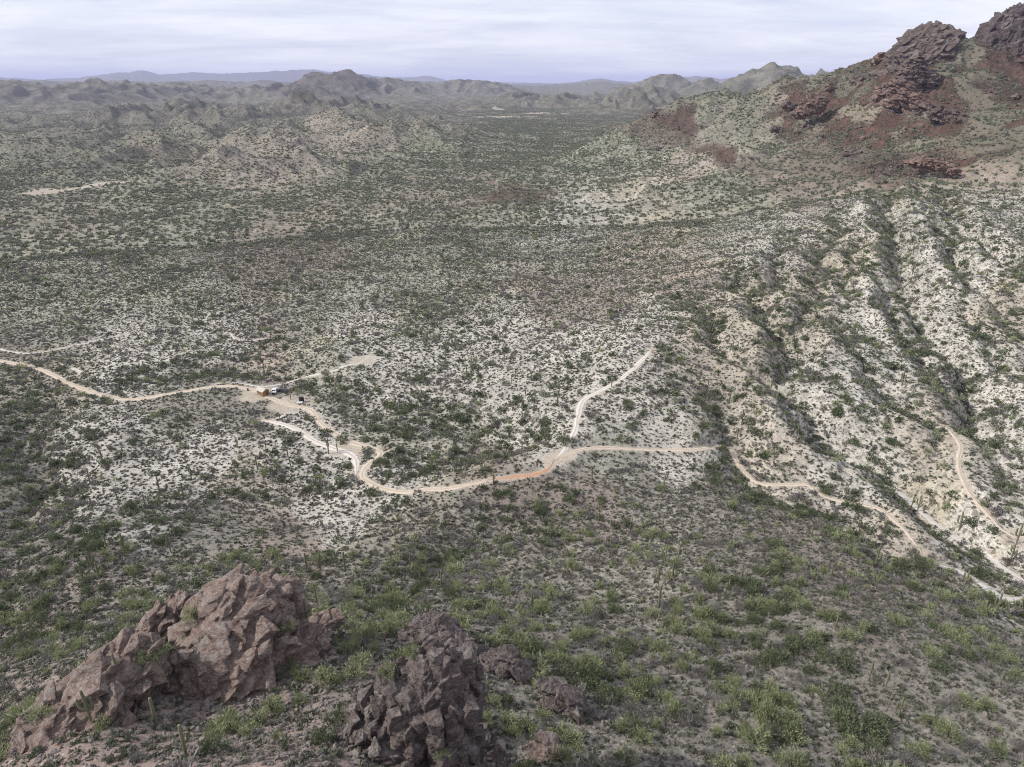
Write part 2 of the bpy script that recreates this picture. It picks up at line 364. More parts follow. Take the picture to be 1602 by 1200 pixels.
# ------------------------------------------------------------------ roads: levelled into the ground, then draped as sheets
ROADS = [  # pixels, half width m, soil tone, label
 ([(-60,548),(0,564),(60,577),(110,601),(160,618),(210,625),(290,612),(350,604),(395,609),(420,622),(455,634),(485,642),(500,660),(520,675),(548,692),(580,700),(596,708),(590,718),(576,727),(566,742),(572,752),(592,763),(628,770),(665,766),(700,763),(740,757),(765,752)], 1.9, 'tan', 'pale dirt road winding past the wooden cabin and down round a hairpin bend'),
 ([(765,752),(800,747),(835,742),(858,735),(866,722)], 1.7, 'rust', 'rust coloured stretch of dirt track cut into the brown slope'),
 ([(556,745),(557,722),(545,709),(515,700),(490,688),(465,672),(440,664),(408,656)], 2.0, 'white', 'whitish dirt spur climbing from the hairpin to a bare turnaround'),
 ([(480,640),(455,648),(425,655),(408,656)], 0.9, 'white', 'narrow white track joining the bare turnaround to the cabin yard'),
 ([(866,722),(885,700),(900,672),(904,650),(912,628),(935,614),(960,600),(985,582),(1005,562),(1022,545)], 1.5, 'white', 'white dirt track climbing the pale spur to a hilltop end'),
 ([(866,722),(890,709),(925,701),(990,703),(1050,706),(1085,702),(1110,696),(1140,702),(1152,722),(1165,745),(1190,760),(1240,755),(1262,756),(1285,776),(1310,786),(1350,790),(1378,795),(1400,811),(1420,832),(1432,852),(1445,866)], 1.5, 'tan', 'long tan dirt track crossing the foot of the ravined slope'),
 ([(1476,665),(1492,682),(1503,698),(1500,718),(1504,742),(1518,770),(1540,800),(1565,826),(1592,846)], 1.4, 'tan', 'dirt track running down beside the deepest ravine'),
]
WASHES = [
 ([(-20,540),(20,550),(60,551),(110,541),(150,532),(200,522)], 1.1, 'braided white sandy wash beside the pale road'),
 ([(95,568),(125,582),(105,590)], 1.2, 'small white sand bar near the bend of the pale road'),
 ([(330,600),(370,598),(410,604),(440,600),(480,590),(520,580),(560,566),(580,556),(600,560)], 1.0, 'thin white wash curving past the cabin yard up a low rise'),
 ([(1325,732),(1350,745),(1395,770),(1430,795),(1470,822),(1510,848),(1550,872),(1610,912)], 1.7, 'white sandy wash below the ravined slope'),
 ([(1195,765),(1215,780),(1290,800),(1310,820)], 0.7, 'narrow pale wash under the long dirt track'),
 ([(1450,872),(1500,895),(1540,918),(1570,935),(1620,930)], 1.9, 'broad pale wash at the foot of the gravelly hillside'),
 ([(360,520),(375,532),(430,528)], 1.0, 'faint white wash on the flat behind the cabin'),
]
soft_road = np.zeros(H.shape, np.float32)
road_clear = np.zeros(H.shape, bool)
def level(P, half, carve=0.0):
    z = hz(P[:, 0], P[:, 1])
    k = 9; zz = np.convolve(np.pad(z, k, mode='edge'), np.ones(2 * k + 1) / (2 * k + 1), 'valid') - carve
    DI, TI = line_field(P, half * 4 + 2)
    m = DI < half * 4 + 2
    zt = np.interp(TI[m], np.arange(len(P)), zz)
    w = 1 - smooth(half * 1.15, half * 2.4 + 1, DI[m])
    H[m] = H[m] * (1 - w) + zt * w
    jit = 0.9 + 0.5 * gnoise(6, 91, rmax=420)[m]
    soft_road[m] = np.maximum(soft_road[m], (1 - smooth(half * 0.7, half * 1.6 * jit + 0.5, DI[m])) * .9)
    road_clear[m] |= DI[m] < half + .35
    return zz
road_lines = []
for px, half, tone, label in ROADS:
    P = catmull([to_world(*p) for p in px], 1.2); half *= .66; level(P, half); road_lines.append((P, half, tone, label))
wash_lines = []
for px, half, label in WASHES:
    P = catmull([to_world(*p) for p in px], 1.2); half *= .62; level(P, half, 0.3); wash_lines.append((P, half, label))
# bare pads: cabin yard, parking, turnarounds
PADS = [((405,617),9,0),((450,632),8,1),((474,628),6,1),((545,703),6,0),((1500,692),5,0),((868,716),5,0),((1590,842),5,0),((885,712),4,0),((565,566),7,0),((1020,548),3,0)]
for (u, v), rad, lv in PADS:
    c = to_world(u, v); d = np.hypot(XG - c[0], YG - c[1])
    z0 = float(hz(c[0], c[1])); w = 1 - smooth(rad * .8, rad * 1.6, d); H[:] = H * (1 - w) + z0 * w
    jit = 1 + 0.35 * gnoise(7, 95, rmax=500)
    soft_road = np.maximum(soft_road, (1 - smooth(rad * .6, rad * 1.15, d * jit)) * 0.95).astype(np.float32)
    road_clear |= d * jit < rad * .95
# far clearings (dirt lots and a wash on the valley floor)
for (u, v), wx, wy in (((790,182),130,70),((735,184),80,16),((850,177),140,40),((780,170),40,25),((70,298),30,14),((55,302),18,10),((150,290),60,7)):
    c = to_world(u, v); a = math.atan2(c[0], c[1])
    X, Y = XG - c[0], YG - c[1]
    lx = X * math.cos(a) - Y * math.sin(a); ly = X * math.sin(a) + Y * math.cos(a)
    q = np.hypot(lx / wx, ly / (wy * 1.6)) * (1 + 0.5 * gnoise(60, 97))
    soft_road = np.maximum(soft_road, (1 - smooth(.6, 1.1, q)) * .85).astype(np.float32)
TE = (H - CAMZ) / RG
HORIZ = np.maximum.accumulate(TE, axis=0)          # skyline seen from the viewpoint so far

# ------------------------------------------------------------------ soils: ground colour by place; far hills also carry painted cloud shade
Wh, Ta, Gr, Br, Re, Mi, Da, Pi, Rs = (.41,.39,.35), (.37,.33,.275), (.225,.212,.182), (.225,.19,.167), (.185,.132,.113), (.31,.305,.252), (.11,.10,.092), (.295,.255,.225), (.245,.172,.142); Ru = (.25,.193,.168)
SOIL = [ # u, v, soil, cover of shrubs 0..1, bare-rock 0..1
 (60,1180,Ru,.3,.1),(300,1190,Ru,.25,.05),(550,1190,Ru,.2,.1),(430,1150,Ru,.2,.05),(400,1080,Ru,.4,.1),(700,1150,Da,.6,.6),(850,1120,Gr,.8,.2),(850,1020,Gr,.8,.1),(1000,1180,Gr,.6,.1),(1200,1150,Gr,.5,0),(1400,1150,Gr,.35,0),
 (1580,1150,Gr,.4,0),(1500,1020,Gr,.4,0),(1250,1000,Gr,.5,0),(1100,980,Gr,.6,0),(950,960,Gr,.7,0),(600,950,Gr,.8,.1),(560,1020,Br,.7,.1),(520,1080,Br,.5,.1),(1350,930,Br,.3,0),(1250,830,Br,.35,0),(1100,800,Gr,.5,0),(1100,870,Gr,.6,0),
 (850,850,Gr,.55,0),(700,830,Gr,.4,0),(600,850,Gr,.3,0),(450,850,Br,.3,0),(300,850,Gr,.4,0),(150,900,Br,.35,0),(80,960,Br,.4,0),(200,960,Gr,.5,0),(30,900,Gr,.6,0),(700,790,Gr,.45,0),(830,760,Br,.3,0),(930,770,Br,.4,0),
 (750,725,Br,.5,0),(500,790,Wh,.3,0),(400,750,Ta,.4,0),(250,740,Wh,.4,0),(150,720,Wh,.4,0),(180,800,Wh,.4,0),(330,680,Wh,.5,0),(300,640,Gr,.5,0),(30,650,Gr,.6,0),(30,740,Gr,.7,0),(450,700,Wh,.5,0),(380,630,Gr,.6,0),
 (620,680,Mi,.8,0),(620,740,Wh,.5,0),(560,800,Wh,.3,0),(700,680,Mi,.7,0),(780,660,Wh,.45,0),(700,580,Wh,.5,0),(820,590,Wh,.4,0),(900,580,Wh,.45,0),(600,580,Wh,.45,0),(500,565,Mi,.5,0),(430,560,Pi,.55,0),
 (850,680,Wh,.4,0),(1000,640,Wh,.5,0),(950,720,Mi,.6,0),(1050,740,Wh,.4,0),(1000,770,Gr,.5,0),(1200,720,Ta,.4,0),(1350,720,Wh,.35,0),(1300,740,Wh,.35,0),(1450,790,Ta,.35,0),(1520,830,Wh,.4,0),(1580,900,Wh,.4,0),(1400,850,Ta,.4,0),
 (1150,630,Ta,.3,0),(1250,600,Wh,.3,0),(1350,620,Wh,.3,0),(1450,680,Ta,.35,0),(1550,650,Wh,.3,0),(1550,560,Wh,.25,0),(1450,500,Wh,.25,0),(1350,480,Wh,.3,0),(1280,480,Ta,.25,0),(1200,500,Ta,.25,0),(1100,520,Ta,.35,0),(1020,500,Wh,.5,0),
 (1320,400,Ta,.3,0),(1420,420,Wh,.25,0),(1520,430,Wh,.25,0),(1580,480,Ta,.25,0),(1500,390,Wh,.3,0),(1580,330,Wh,.3,0),(1450,340,Wh,.28,0),(1350,330,Wh,.3,0),(1200,360,Wh,.45,0),(1250,300,Pi,.45,0),(1150,330,Mi,.7,0),
 (1000,400,Ta,.5,0),(950,440,Pi,.6,0),(1050,440,Pi,.4,0),(850,470,Pi,.65,0),(800,510,Wh,.55,0),(650,470,Mi,.75,0),(500,480,Mi,.75,0),(300,480,Mi,.75,0),(100,480,Mi,.8,0),(200,550,Wh,.6,0),(350,520,Wh,.65,0),(550,510,Wh,.6,0),(50,600,Gr,.7,0),
 (870,360,Wh,.65,0),(800,350,Mi,.7,0),(950,290,Ta,.6,0),(1010,280,Ta,.6,0),(930,305,Wh,.6,0),(900,400,Mi,.75,0),(700,400,Mi,.8,0),(470,390,Br,.75,0),(400,400,Pi,.75,0),(600,380,Mi,.8,0),(250,390,Mi,.8,0),(100,400,Mi,.8,0),(100,345,Pi,.75,0),(300,330,Mi,.85,0),
 (720,285,Pi,.75,0),(640,300,Pi,.7,0),(790,305,Re,.5,.4),(600,270,Mi,.85,0),(800,260,Mi,.9,0),(950,240,Mi,.9,0),(700,240,Mi,.9,0),(850,210,Mi,.9,0),(500,340,Pi,.75,0),
 (520,200,Pi,.6,.1),(450,240,Pi,.55,.1),(580,215,Pi,.6,.1),(300,220,Gr,.65,.1),(350,250,Pi,.6,.1),(150,220,Gr,.65,.1),(60,250,Gr,.75,0),(200,270,Mi,.8,0),(270,240,Br,.7,.1),(50,180,Gr,.6,.1),(220,180,Gr,.6,.1),(400,180,Gr,.6,.1),(600,180,Gr,.7,0),(700,165,Pi,.6,0),
 (100,145,Da,.6,.1),(300,145,Da,.7,0),(540,130,Da,.4,.4),(480,130,Da,.4,.4),(650,140,Da,.7,0),(800,140,Da,.8,0),(900,160,Gr,.8,0),(1000,150,Gr,.7,.1),(760,150,Da,.8,0),  # dark far hills: scrub cover plus cloud shade put into the colour
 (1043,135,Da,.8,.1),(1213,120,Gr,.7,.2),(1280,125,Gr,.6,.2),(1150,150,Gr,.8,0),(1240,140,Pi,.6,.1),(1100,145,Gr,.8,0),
 (1060,190,Re,.45,.5),(1020,205,Br,.5,.4),(1110,190,Gr,.65,.2),(1160,180,Gr,.7,.1),(1180,230,Mi,.75,.1),(1130,240,Rs,.3,.5),(1090,260,Pi,.5,.2),(1170,250,Br,.5,.3),(1000,240,Mi,.9,0),(1120,285,Mi,.8,0),
 (1250,200,Pi,.55,.3),(1275,160,Re,.3,.7),(1310,140,Gr,.6,.3),(1350,110,Gr,.5,.4),(1340,175,Ta,.5,.2),(1400,110,Re,.4,.7),(1440,70,Re,.2,.9),(1410,155,Rs,.3,.8),(1380,180,Rs,.4,.5),(1350,205,Rs,.5,.4),(1310,200,Re,.5,.4),(1450,175,Ta,.4,.3),(1480,190,Rs,.4,.5),
 (1420,250,Re,.55,.4),(1470,250,Rs,.45,.4),(1360,245,Br,.6,.3),(1300,255,Br,.6,.2),(1430,220,Mi,.65,.1),(1540,200,Gr,.55,.1),(1580,220,Gr,.5,.1),(1500,120,Gr,.6,.1),(1540,110,Gr,.5,.2),(1575,130,Da,.5,.5),(1510,150,Gr,.55,.1),(1560,60,Da,.2,.9),(1595,110,Da,.3,.8),(1480,290,Ta,.4,.1),(1560,275,Ta,.4,0),(1400,295,Ta,.4,0),(1380,265,Re,.5,.3),
]
U, V = project(XG, YG, H)
su = np.array([s[0] for s in SOIL], float); sv = np.array([s[1] for s in SOIL], float)
sval = np.array([list(s[2]) + [s[4], s[3]] for s in SOIL])
jx = gnoise(45, 101) * 22 + gnoise(160, 102) * 16 + gnoise(19, 105) * 16; jy = gnoise(45, 103) * 12 + gnoise(160, 104) * 8 + gnoise(19, 106) * 8
def soil_at(u, v):
    u = np.clip(u, -60, 1660); v = np.clip(v, 105, 1230)
    out = np.empty((len(u), 5))
    for s in range(0, len(u), 40000):
        e = s + 40000
        # pixel rows shrink with distance, so rows count more far away
        kv = 1.0 + 1.2 * np.clip((500 - v[s:e, None]) / 350, 0, 1)
        w = 1 / (((u[s:e, None] - su) ** 2 + ((v[s:e, None] - sv) * kv) ** 2) + 120) ** 3.2
        out[s:e] = (w @ sval) / w.sum(1)[:, None]
    return out
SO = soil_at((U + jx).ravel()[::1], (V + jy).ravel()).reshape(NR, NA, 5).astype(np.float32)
H += SO[..., 3] * (RG > 500) * (RG < 2200) * ((ridged([46, 22, 11], 141) - .55) * 14 + gnoise(30, 145) * 4)
TE = (H - CAMZ) / RG; HORIZ = np.maximum.accumulate(TE, axis=0)
mt = np.clip(mtn, 0, 1)
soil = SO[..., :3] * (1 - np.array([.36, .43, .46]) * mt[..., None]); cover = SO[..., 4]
rockm = np.clip(SO[..., 3] + mt * smooth(.0, .5, gnoise(34, 151) + .8 * gnoise(14, 152)) * .62 * smooth(30, 90, H), 0, 1)
tone = 1 + 0.16 * gnoise(70, 111) + 0.16 * gnoise(24, 112) + 0.14 * gnoise(9, 113)
patch = (smooth(0.15, 0.5, gnoise(55, 114) + 0.5 * gnoise(20, 115)) * (0.5 - .35 * smooth(-40, 60, V - 850)) * (1 - .85 * mtn))[..., None]   # pale caliche showing on and off
soil = soil * (1 - patch * (soil[..., :1] > .2)) + np.array([.42, .395, .35]) * patch * (soil[..., :1] > .2) * np.clip(soil / .3, 0, 1.15)
soil = soil * tone[..., None]
soil = soil * (1 - .3 * smooth(1300, 2600, RG))[..., None]  # distance darkening, here and below: scrub cover with cloud shade mixed into soil colour
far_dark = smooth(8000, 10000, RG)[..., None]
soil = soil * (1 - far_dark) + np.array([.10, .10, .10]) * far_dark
rt = np.array([.40, .35, .285])
soil = soil * (1 - soft_road[..., None]) + rt * (1 + .25 * smooth(900, 2000, RG))[..., None] * soft_road[..., None]
cover = cover * (1 - soft_road)
cover = np.where(near_ravine < 1.2, np.maximum(cover, 0.75), cover)
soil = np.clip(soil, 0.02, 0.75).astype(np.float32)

# ------------------------------------------------------------------ material kit
class NT:
    def __init__(s, name):
        s.m = bpy.data.materials.new(name); s.m.use_nodes = True; s.t = s.m.node_tree; s.t.nodes.clear()
        s.out = s.n('ShaderNodeOutputMaterial')
    def n(s, t, **kw):
        n = s.t.nodes.new(t)
        for k, v in kw.items():
            if k in ('ins',):
                for a, b in v.items(): s.set(n.inputs[a], b)
            else: setattr(n, k, v)
        return n
    def set(s, sock, v):
        if isinstance(v, bpy.types.NodeSocket): s.t.links.new(v, sock)
        else: sock.default_value = v
    def math(s, op, a, b=0.0, c=None, clamp=False):
        n = s.n('ShaderNodeMath', operation=op, use_clamp=clamp); s.set(n.inputs[0], a); s.set(n.inputs[1], b)
        if c is not None: s.set(n.inputs[2], c)
        return n.outputs[0]
    def mix(s, f, a, b, blend='MIX'):
        n = s.n('ShaderNodeMix', data_type='RGBA', blend_type=blend, clamp_factor=True); s.set(n.inputs[0], f)
        for i, x in ((6, a), (7, b)): s.set(n.inputs[i], (*x, 1) if isinstance(x, tuple) and len(x) == 3 else x)
        return n.outputs[2]
    def noise(s, scale, detail=4, rough=.55, dist=0, vec=None):
        n = s.n('ShaderNodeTexNoise', ins={'Scale': scale, 'Detail': detail, 'Roughness': rough, 'Distortion': dist})
        if vec is not None: s.set(n.inputs['Vector'], vec)
        return n
    def vor(s, scale, vec=None, feature='F1', rnd=1.0):
        n = s.n('ShaderNodeTexVoronoi', feature=feature, ins={'Scale': scale, 'Randomness': rnd})
        if vec is not None: s.set(n.inputs['Vector'], vec)
        return n
    def mapr(s, x, a, b, c=0.0, d=1.0):
        n = s.n('ShaderNodeMapRange', ins={0: x, 1: a, 2: b, 3: c, 4: d}); return n.outputs[0]
    def bsdf(s, color, rough=.9, normal=None, spec=.15, **kw):
        n = s.n('ShaderNodeBsdfPrincipled'); s.set(n.inputs['Base Color'], (*color, 1) if isinstance(color, tuple) and len(color) == 3 else color)
        s.set(n.inputs['Roughness'], rough); s.set(n.inputs['Specular IOR Level'], spec)
        if normal is not None: s.set(n.inputs['Normal'], normal)
        for k, v in kw.items(): s.set(n.inputs[k], v)
        return n.outputs[0]
    def bump(s, h, strength=.5, dist=1.0, normal=None):
        n = s.n('ShaderNodeBump', ins={'Strength': strength, 'Distance': dist, 'Height': h})
        if normal is not None: s.set(n.inputs['Normal'], normal)
        return n.outputs[0]
    def done(s, surf): s.t.links.new(surf, s.out.inputs[0]); return s.m
    def pos(s): return s.n('ShaderNodeNewGeometry').outputs['Position']
    def objpos(s): return s.n('ShaderNodeTexCoord').outputs['Object']

def ground_material():
    k = NT('desert_ground'); P = k.pos()
    col = k.n('ShaderNodeAttribute', attribute_name='soil').outputs['Color']
    aux = k.n('ShaderNodeAttribute', attribute_name='aux').outputs['Color']
    sp = k.n('ShaderNodeSeparateColor'); k.set(sp.inputs[0], aux)
    rock, cov, far = sp.outputs[0], sp.outputs[1], sp.outputs[2]; vfar = k.n('ShaderNodeAttribute', attribute_name='aux').outputs['Alpha']
    grain = k.noise(1.6, 5, .7, 0, P).outputs['Fac']
    c = k.mix(1.0, col, k.n('ShaderNodeCombineColor', ins={0: k.mapr(grain, .3, .7, .72, 1.28), 1: k.mapr(grain, .3, .7, .72, 1.28), 2: k.mapr(grain, .3, .7, .72, 1.28)}).outputs[0], 'MULTIPLY')
    # dry growth and dark gravel in drifts
    dn = k.noise(.42, 7, .78, .5, P).outputs['Fac']
    c = k.mix(k.math('MULTIPLY', k.mapr(dn, .47, .60), k.math('MULTIPLY_ADD', cov, .75, .22)), c, k.mix(k.mapr(grain, .35, .65), (.095, .09, .072), (.185, .172, .14)))
    bn = k.noise(.075, 8, .72, .6, P).outputs['Fac']
    c = k.mix(k.math('MULTIPLY', k.math('MULTIPLY', k.mapr(bn, .46, .58), far), k.math('MULTIPLY_ADD', cov, .55, .2)), c, (.125, .132, .092))
    c = k.mix(k.math('MULTIPLY', k.math('MULTIPLY', k.mapr(bn, .44, .34), far), .4), c, k.mix(.3, col, (.33, .285, .245)))
    fn = k.noise(.013, 9, .74, .8, P).outputs['Fac']; fm = k.mapr(fn, .40, .60)
    c = k.mix(k.math('MULTIPLY', vfar, .62), c, k.mix(fm, (.30, .265, .225), (.085, .092, .068)))
    # stones: scattered lighter and darker cobbles
    v1 = k.vor(1.5, P); stone = k.math('LESS_THAN', v1.outputs['Distance'], k.math('MULTIPLY', k.n('ShaderNodeSeparateColor', ins={0: v1.outputs['Color']}).outputs[0], .38))
    sv_ = k.n('ShaderNodeSeparateColor', ins={0: v1.outputs['Color']}).outputs[1]
    stc = k.mix(sv_, (.12, .095, .085), (.46, .42, .39))
    c = k.mix(k.math('MULTIPLY', stone, .75), c, stc)
    # low bursage and dry tufts: grey-green spots, about a metre
    wv = k.noise(.7, 2, .5, 0, P).outputs['Color']
    P2 = k.n('ShaderNodeVectorMath', operation='MULTIPLY_ADD', ins={0: wv, 1: (1.2, 1.2, 1.2), 2: P}).outputs[0]
    v2 = k.vor(.62, P2); r2 = k.n('ShaderNodeSeparateColor', ins={0: v2.outputs['Color']})
    size = k.math('MULTIPLY', k.math('ADD', k.math('MULTIPLY', cov, .32), .06), k.mapr(r2.outputs[0], 0, 1, .35, 1.5))
    tuft = k.mapr(k.math('SUBTRACT', size, v2.outputs['Distance']), -.03, .07)
    tc_ = k.mix(r2.outputs[1], (.10, .094, .075), (.19, .18, .14))
    c = k.mix(k.math('MULTIPLY', k.math('MULTIPLY', tuft, .85), k.math('SUBTRACT', 1.0, k.math('MULTIPLY', rock, .7))), c, tc_)
    # shrubs several metres across where the valley is too far for single plants
    v3 = k.vor(.27, P2); r3 = k.n('ShaderNodeSeparateColor', ins={0: v3.outputs['Color']})
    sz3 = k.math('MULTIPLY', k.math('ADD', k.math('MULTIPLY', cov, .62), .02), k.mapr(r3.outputs[0], 0, 1, .3, 1.3))
    sh = k.math('MULTIPLY', k.mapr(k.math('SUBTRACT', sz3, v3.outputs['Distance']), -.05, .08), far)
    shc = k.mix(r3.outputs[1], (.095, .108, .068), (.165, .175, .118))
    c = k.mix(k.math('MULTIPLY', sh, .9), c, shc)
    # bare rock: fractured, stained
    rn = k.noise(.16, 8, .68, .4, P).outputs['Fac']; rn2 = k.noise(.55, 6, .7, 0, P).outputs['Fac']
    rc = k.mix(k.mapr(rn, .35, .65), (.095, .062, .055), (.27, .17, .145))
    rc = k.mix(.55, rc, k.mix(1.0, rc, col, 'OVERLAY'))
    rf = k.mapr(k.math('ADD', rock, k.math('MULTIPLY', k.math('SUBTRACT', rn2, .5), 1.3)), .35, .6)
    c = k.mix(k.math('MULTIPLY', rf, .85), c, rc)
    hgt = k.math('ADD', k.math('ADD', k.math('MULTIPLY', grain, .25), k.math('MULTIPLY', tuft, .32)), k.math('ADD', k.math('MULTIPLY_ADD', k.math('MULTIPLY', fn, vfar), 26.0, k.math('MULTIPLY', sh, 1.3)), k.math('MULTIPLY', stone, .14)))
    hgt = k.math('ADD', hgt, k.math('MULTIPLY', k.math('ADD', k.math('MULTIPLY', rn, 5.0), k.math('MULTIPLY', rn2, 1.6)), k.math('MULTIPLY', rf, 1.0)))
    return k.done(k.bsdf(c, .95, k.bump(hgt, .75, 1.0), .05))
M_GROUND = ground_material()

def dirt_material(name, a, b, scale=.5):
    k = NT(name); P = k.pos()
    n1 = k.noise(scale, 6, .6, .3, P).outputs['Fac']; n2 = k.noise(3.0, 4, .7, 0, P).outputs['Fac']
    c = k.mix(k.mapr(n1, .35, .65), a, b)
    c = k.mix(k.mapr(n2, .56, .7), c, tuple(x * .62 for x in a))
    # two wheel ruts along the track
    u = k.n('ShaderNodeAttribute', attribute_name='across').outputs['Fac']
    rut = k.mapr(k.math('ABSOLUTE', k.math('SUBTRACT', k.math('ABSOLUTE', u), .45)), .05, .3, 1.0, 0.0)
    c = k.mix(k.math('MULTIPLY', rut, .3), c, tuple(min(.8, x * 1.25) for x in b))
    crown = k.math('MULTIPLY', k.mapr(k.math('ABSOLUTE', u), .03, .22, 1.0, 0.0), k.math('MULTIPLY', k.mapr(n1, .42, .6), k.math('GREATER_THAN', k.math('ABSOLUTE', u), .0001)))
    c = k.mix(k.math('MULTIPLY', crown, .6), c, (.16, .145, .105))
    return k.done(k.bsdf(c, .95, k.bump(k.math('ADD', k.math('MULTIPLY', n2, .15), k.math('MULTIPLY', rut, -.1)), .6), .05))
M_ROAD = {'tan': dirt_material('tan_dirt', (.40, .33, .255), (.50, .435, .36)), 'rust': dirt_material('rust_dirt', (.33, .19, .12), (.42, .27, .18)), 'white': dirt_material('white_dirt', (.46, .425, .375), (.56, .525, .475))}
M_SAND = dirt_material('wash_sand', (.43, .41, .38), (.52, .50, .475))

def rock_material(name, dark, mid, light, scale=1.0, grey=.35):
    k = NT(name); P = k.objpos()
    Ps = k.n('ShaderNodeMapping', ins={0: P, 2: (.35, .55, .2), 3: (1.0, 1.0, 2.6)}).outputs[0]
    n1 = k.noise(.22 * scale, 8, .65, .5, P).outputs['Fac']; n2 = k.noise(1.3 * scale, 8, .72, .3, Ps).outputs['Fac']
    v = k.vor(.9 * scale, Ps); vc = k.n('ShaderNodeSeparateColor', ins={0: v.outputs['Color']})
    v2 = k.vor(2.6 * scale, Ps); vc2 = k.n('ShaderNodeSeparateColor', ins={0: v2.outputs['Color']})
    c = k.mix(k.mapr(n1, .36, .64), dark, mid)
    c = k.mix(k.mapr(n2, .45, .72), c, light)
    c = k.mix(k.math('MULTIPLY', k.mapr(vc.outputs[0], .0, 1.0), .4), c, k.mix(vc.outputs[1], dark, light))
    c = k.mix(k.math('MULTIPLY', k.mapr(vc2.outputs[0], .5, 1.0), .5), c, k.mix(vc2.outputs[2], dark, light))
    c = k.mix(k.math('MULTIPLY', k.mapr(k.noise(.33 * scale, 6, .8, 1.5, Ps).outputs['Fac'], .64, .70), .7), c, tuple(min(.6, x * 1.6) for x in light))
    nl = k.noise(.6 * scale, 6, .75, 0, P).outputs['Fac']
    nz = k.n('ShaderNodeSeparateXYZ', ins={0: k.n('ShaderNodeNewGeometry').outputs['Normal']}).outputs[2]
    lich = k.math('MULTIPLY', k.mapr(nl, .5, .62), k.mapr(nz, .2, .8))
    c = k.mix(k.math('MULTIPLY', lich, grey), c, (.30, .295, .27))
    crack = k.mapr(k.vor(1.1 * scale, Ps, 'DISTANCE_TO_EDGE').outputs['Distance'], 0, .07, 0, 1)
    h = k.math('ADD', k.math('MULTIPLY', n2, .9), k.math('ADD', k.math('MULTIPLY', crack, .07), k.math('MULTIPLY', vc2.outputs[0], .3)))
    return k.done(k.bsdf(c, .92, k.bump(h, .8, .9 / scale), .1))
M_ROCK = rock_material('red_brown_rock', (.095, .062, .05), (.235, .163, .135), (.40, .335, .30), 1.0, .5)
M_ROCKD = rock_material('dark_violet_rock', (.06, .046, .043), (.135, .103, .094), (.27, .23, .215), 1.0, .5)
M_PEAK = rock_material('peak_rock', (.085, .064, .06), (.17, .125, .11), (.26, .21, .19), .10, .5)
M_PEAKD = rock_material('dark_peak_rock', (.07, .054, .056), (.125, .096, .094), (.20, .165, .16), .10, .6)
M_CRAG = rock_material('rust_crag_rock', (.11, .075, .064), (.24, .155, .125), (.35, .265, .225), .16, .2)
M_STONE = rock_material('loose_stone', (.17, .135, .122), (.31, .265, .24), (.46, .43, .40), 2.0, .4)

# ------------------------------------------------------------------ mesh helpers
def mesh_np(name, verts, faces, mat, smooth=False):
    """verts (n,3); faces (m,k) ndarray of equal-sized polygons"""
    me = bpy.data.meshes.new(name); verts = np.ascontiguousarray(verts, np.float32); faces = np.ascontiguousarray(faces, np.int32)
    m, kk = faces.shape
    me.vertices.add(len(verts)); me.vertices.foreach_set('co', verts.ravel())
    me.loops.add(m * kk); me.loops.foreach_set('vertex_index', faces.ravel())
    me.polygons.add(m); me.polygons.foreach_set('loop_start', np.arange(0, m * kk, kk, dtype=np.int32))
    me.polygons.foreach_set('use_smooth', np.full(m, smooth, bool))
    me.update(calc_edges=True)
    if mat: me.materials.append(mat)
    return me
def link(name, me, label=None, cat=None, kind=None, group=None, parent=None, loc=None):
    o = bpy.data.objects.new(name, me); COL.objects.link(o)
    for k_, v_ in (('label', label), ('category', cat), ('kind', kind), ('group', group)):
        if v_: o[k_] = v_
    if parent is not None: o.parent = parent
    if loc is not None: o.location = loc
    return o

# ------------------------------------------------------------------ terrain meshes
VERT = np.stack([XG, YG, H], -1).reshape(-1, 3)
ii, jj = np.meshgrid(np.arange(NR - 1), np.arange(NA - 1), indexing='ij')
QUADS = np.stack([ii * NA + jj, ii * NA + jj + 1, (ii + 1) * NA + jj + 1, (ii + 1) * NA + jj], -1).reshape(-1, 4)
zone = np.zeros((NR, NA), np.int8)                       # 0 ground, 1 mountain, 2 hills, 3 far ranges
zone[(hill_mask > .16) & (RG > 700)] = 2
zone[(AZG > R(20)) & (RG > 590) & (RG < 2000) & (H > 22 + 8 * gnoise(80, 131))] = 1
zone[(RG > 1500) & (RG <= 8800) & (H > 26)] = 2
zone[(RG > 1250) & (RG < 1600) & (AZG < R(20)) & (H > 20)] = 2
zone[(zone == 2) & (AZG > R(18)) & (RG < 2000)] = 1
zone[RG > 8800] = 3
aux = np.stack([rockm, cover, smooth(380, 900, RG) * (1 - soft_road), smooth(1400, 3200, RG) * (1 - soft_road)], -1).astype(np.float32)
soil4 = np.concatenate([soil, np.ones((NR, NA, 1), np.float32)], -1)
def terrain(name, zid, label):
    q = QUADS[(zone[:-1, :-1] == zid).ravel()]
    used, inv = np.unique(q.ravel(), return_inverse=True)
    me = mesh_np(name, VERT[used], inv.reshape(-1, 4), M_GROUND, True)
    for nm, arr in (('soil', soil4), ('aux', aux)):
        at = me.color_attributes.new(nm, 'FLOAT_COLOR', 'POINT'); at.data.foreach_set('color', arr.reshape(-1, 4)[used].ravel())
    return link(name, me, label, None, 'structure')
terrain('ground', 0, 'stony desert ground of hillside, pale slopes and scrubby valley floor')
terrain('mountain', 1, 'rocky desert mountain rising on one side above the pale slopes')
terrain('hills', 2, 'low scrubby hills beyond the valley')
terrain('mountain_range', 3, 'far blue mountain ranges along the horizon')

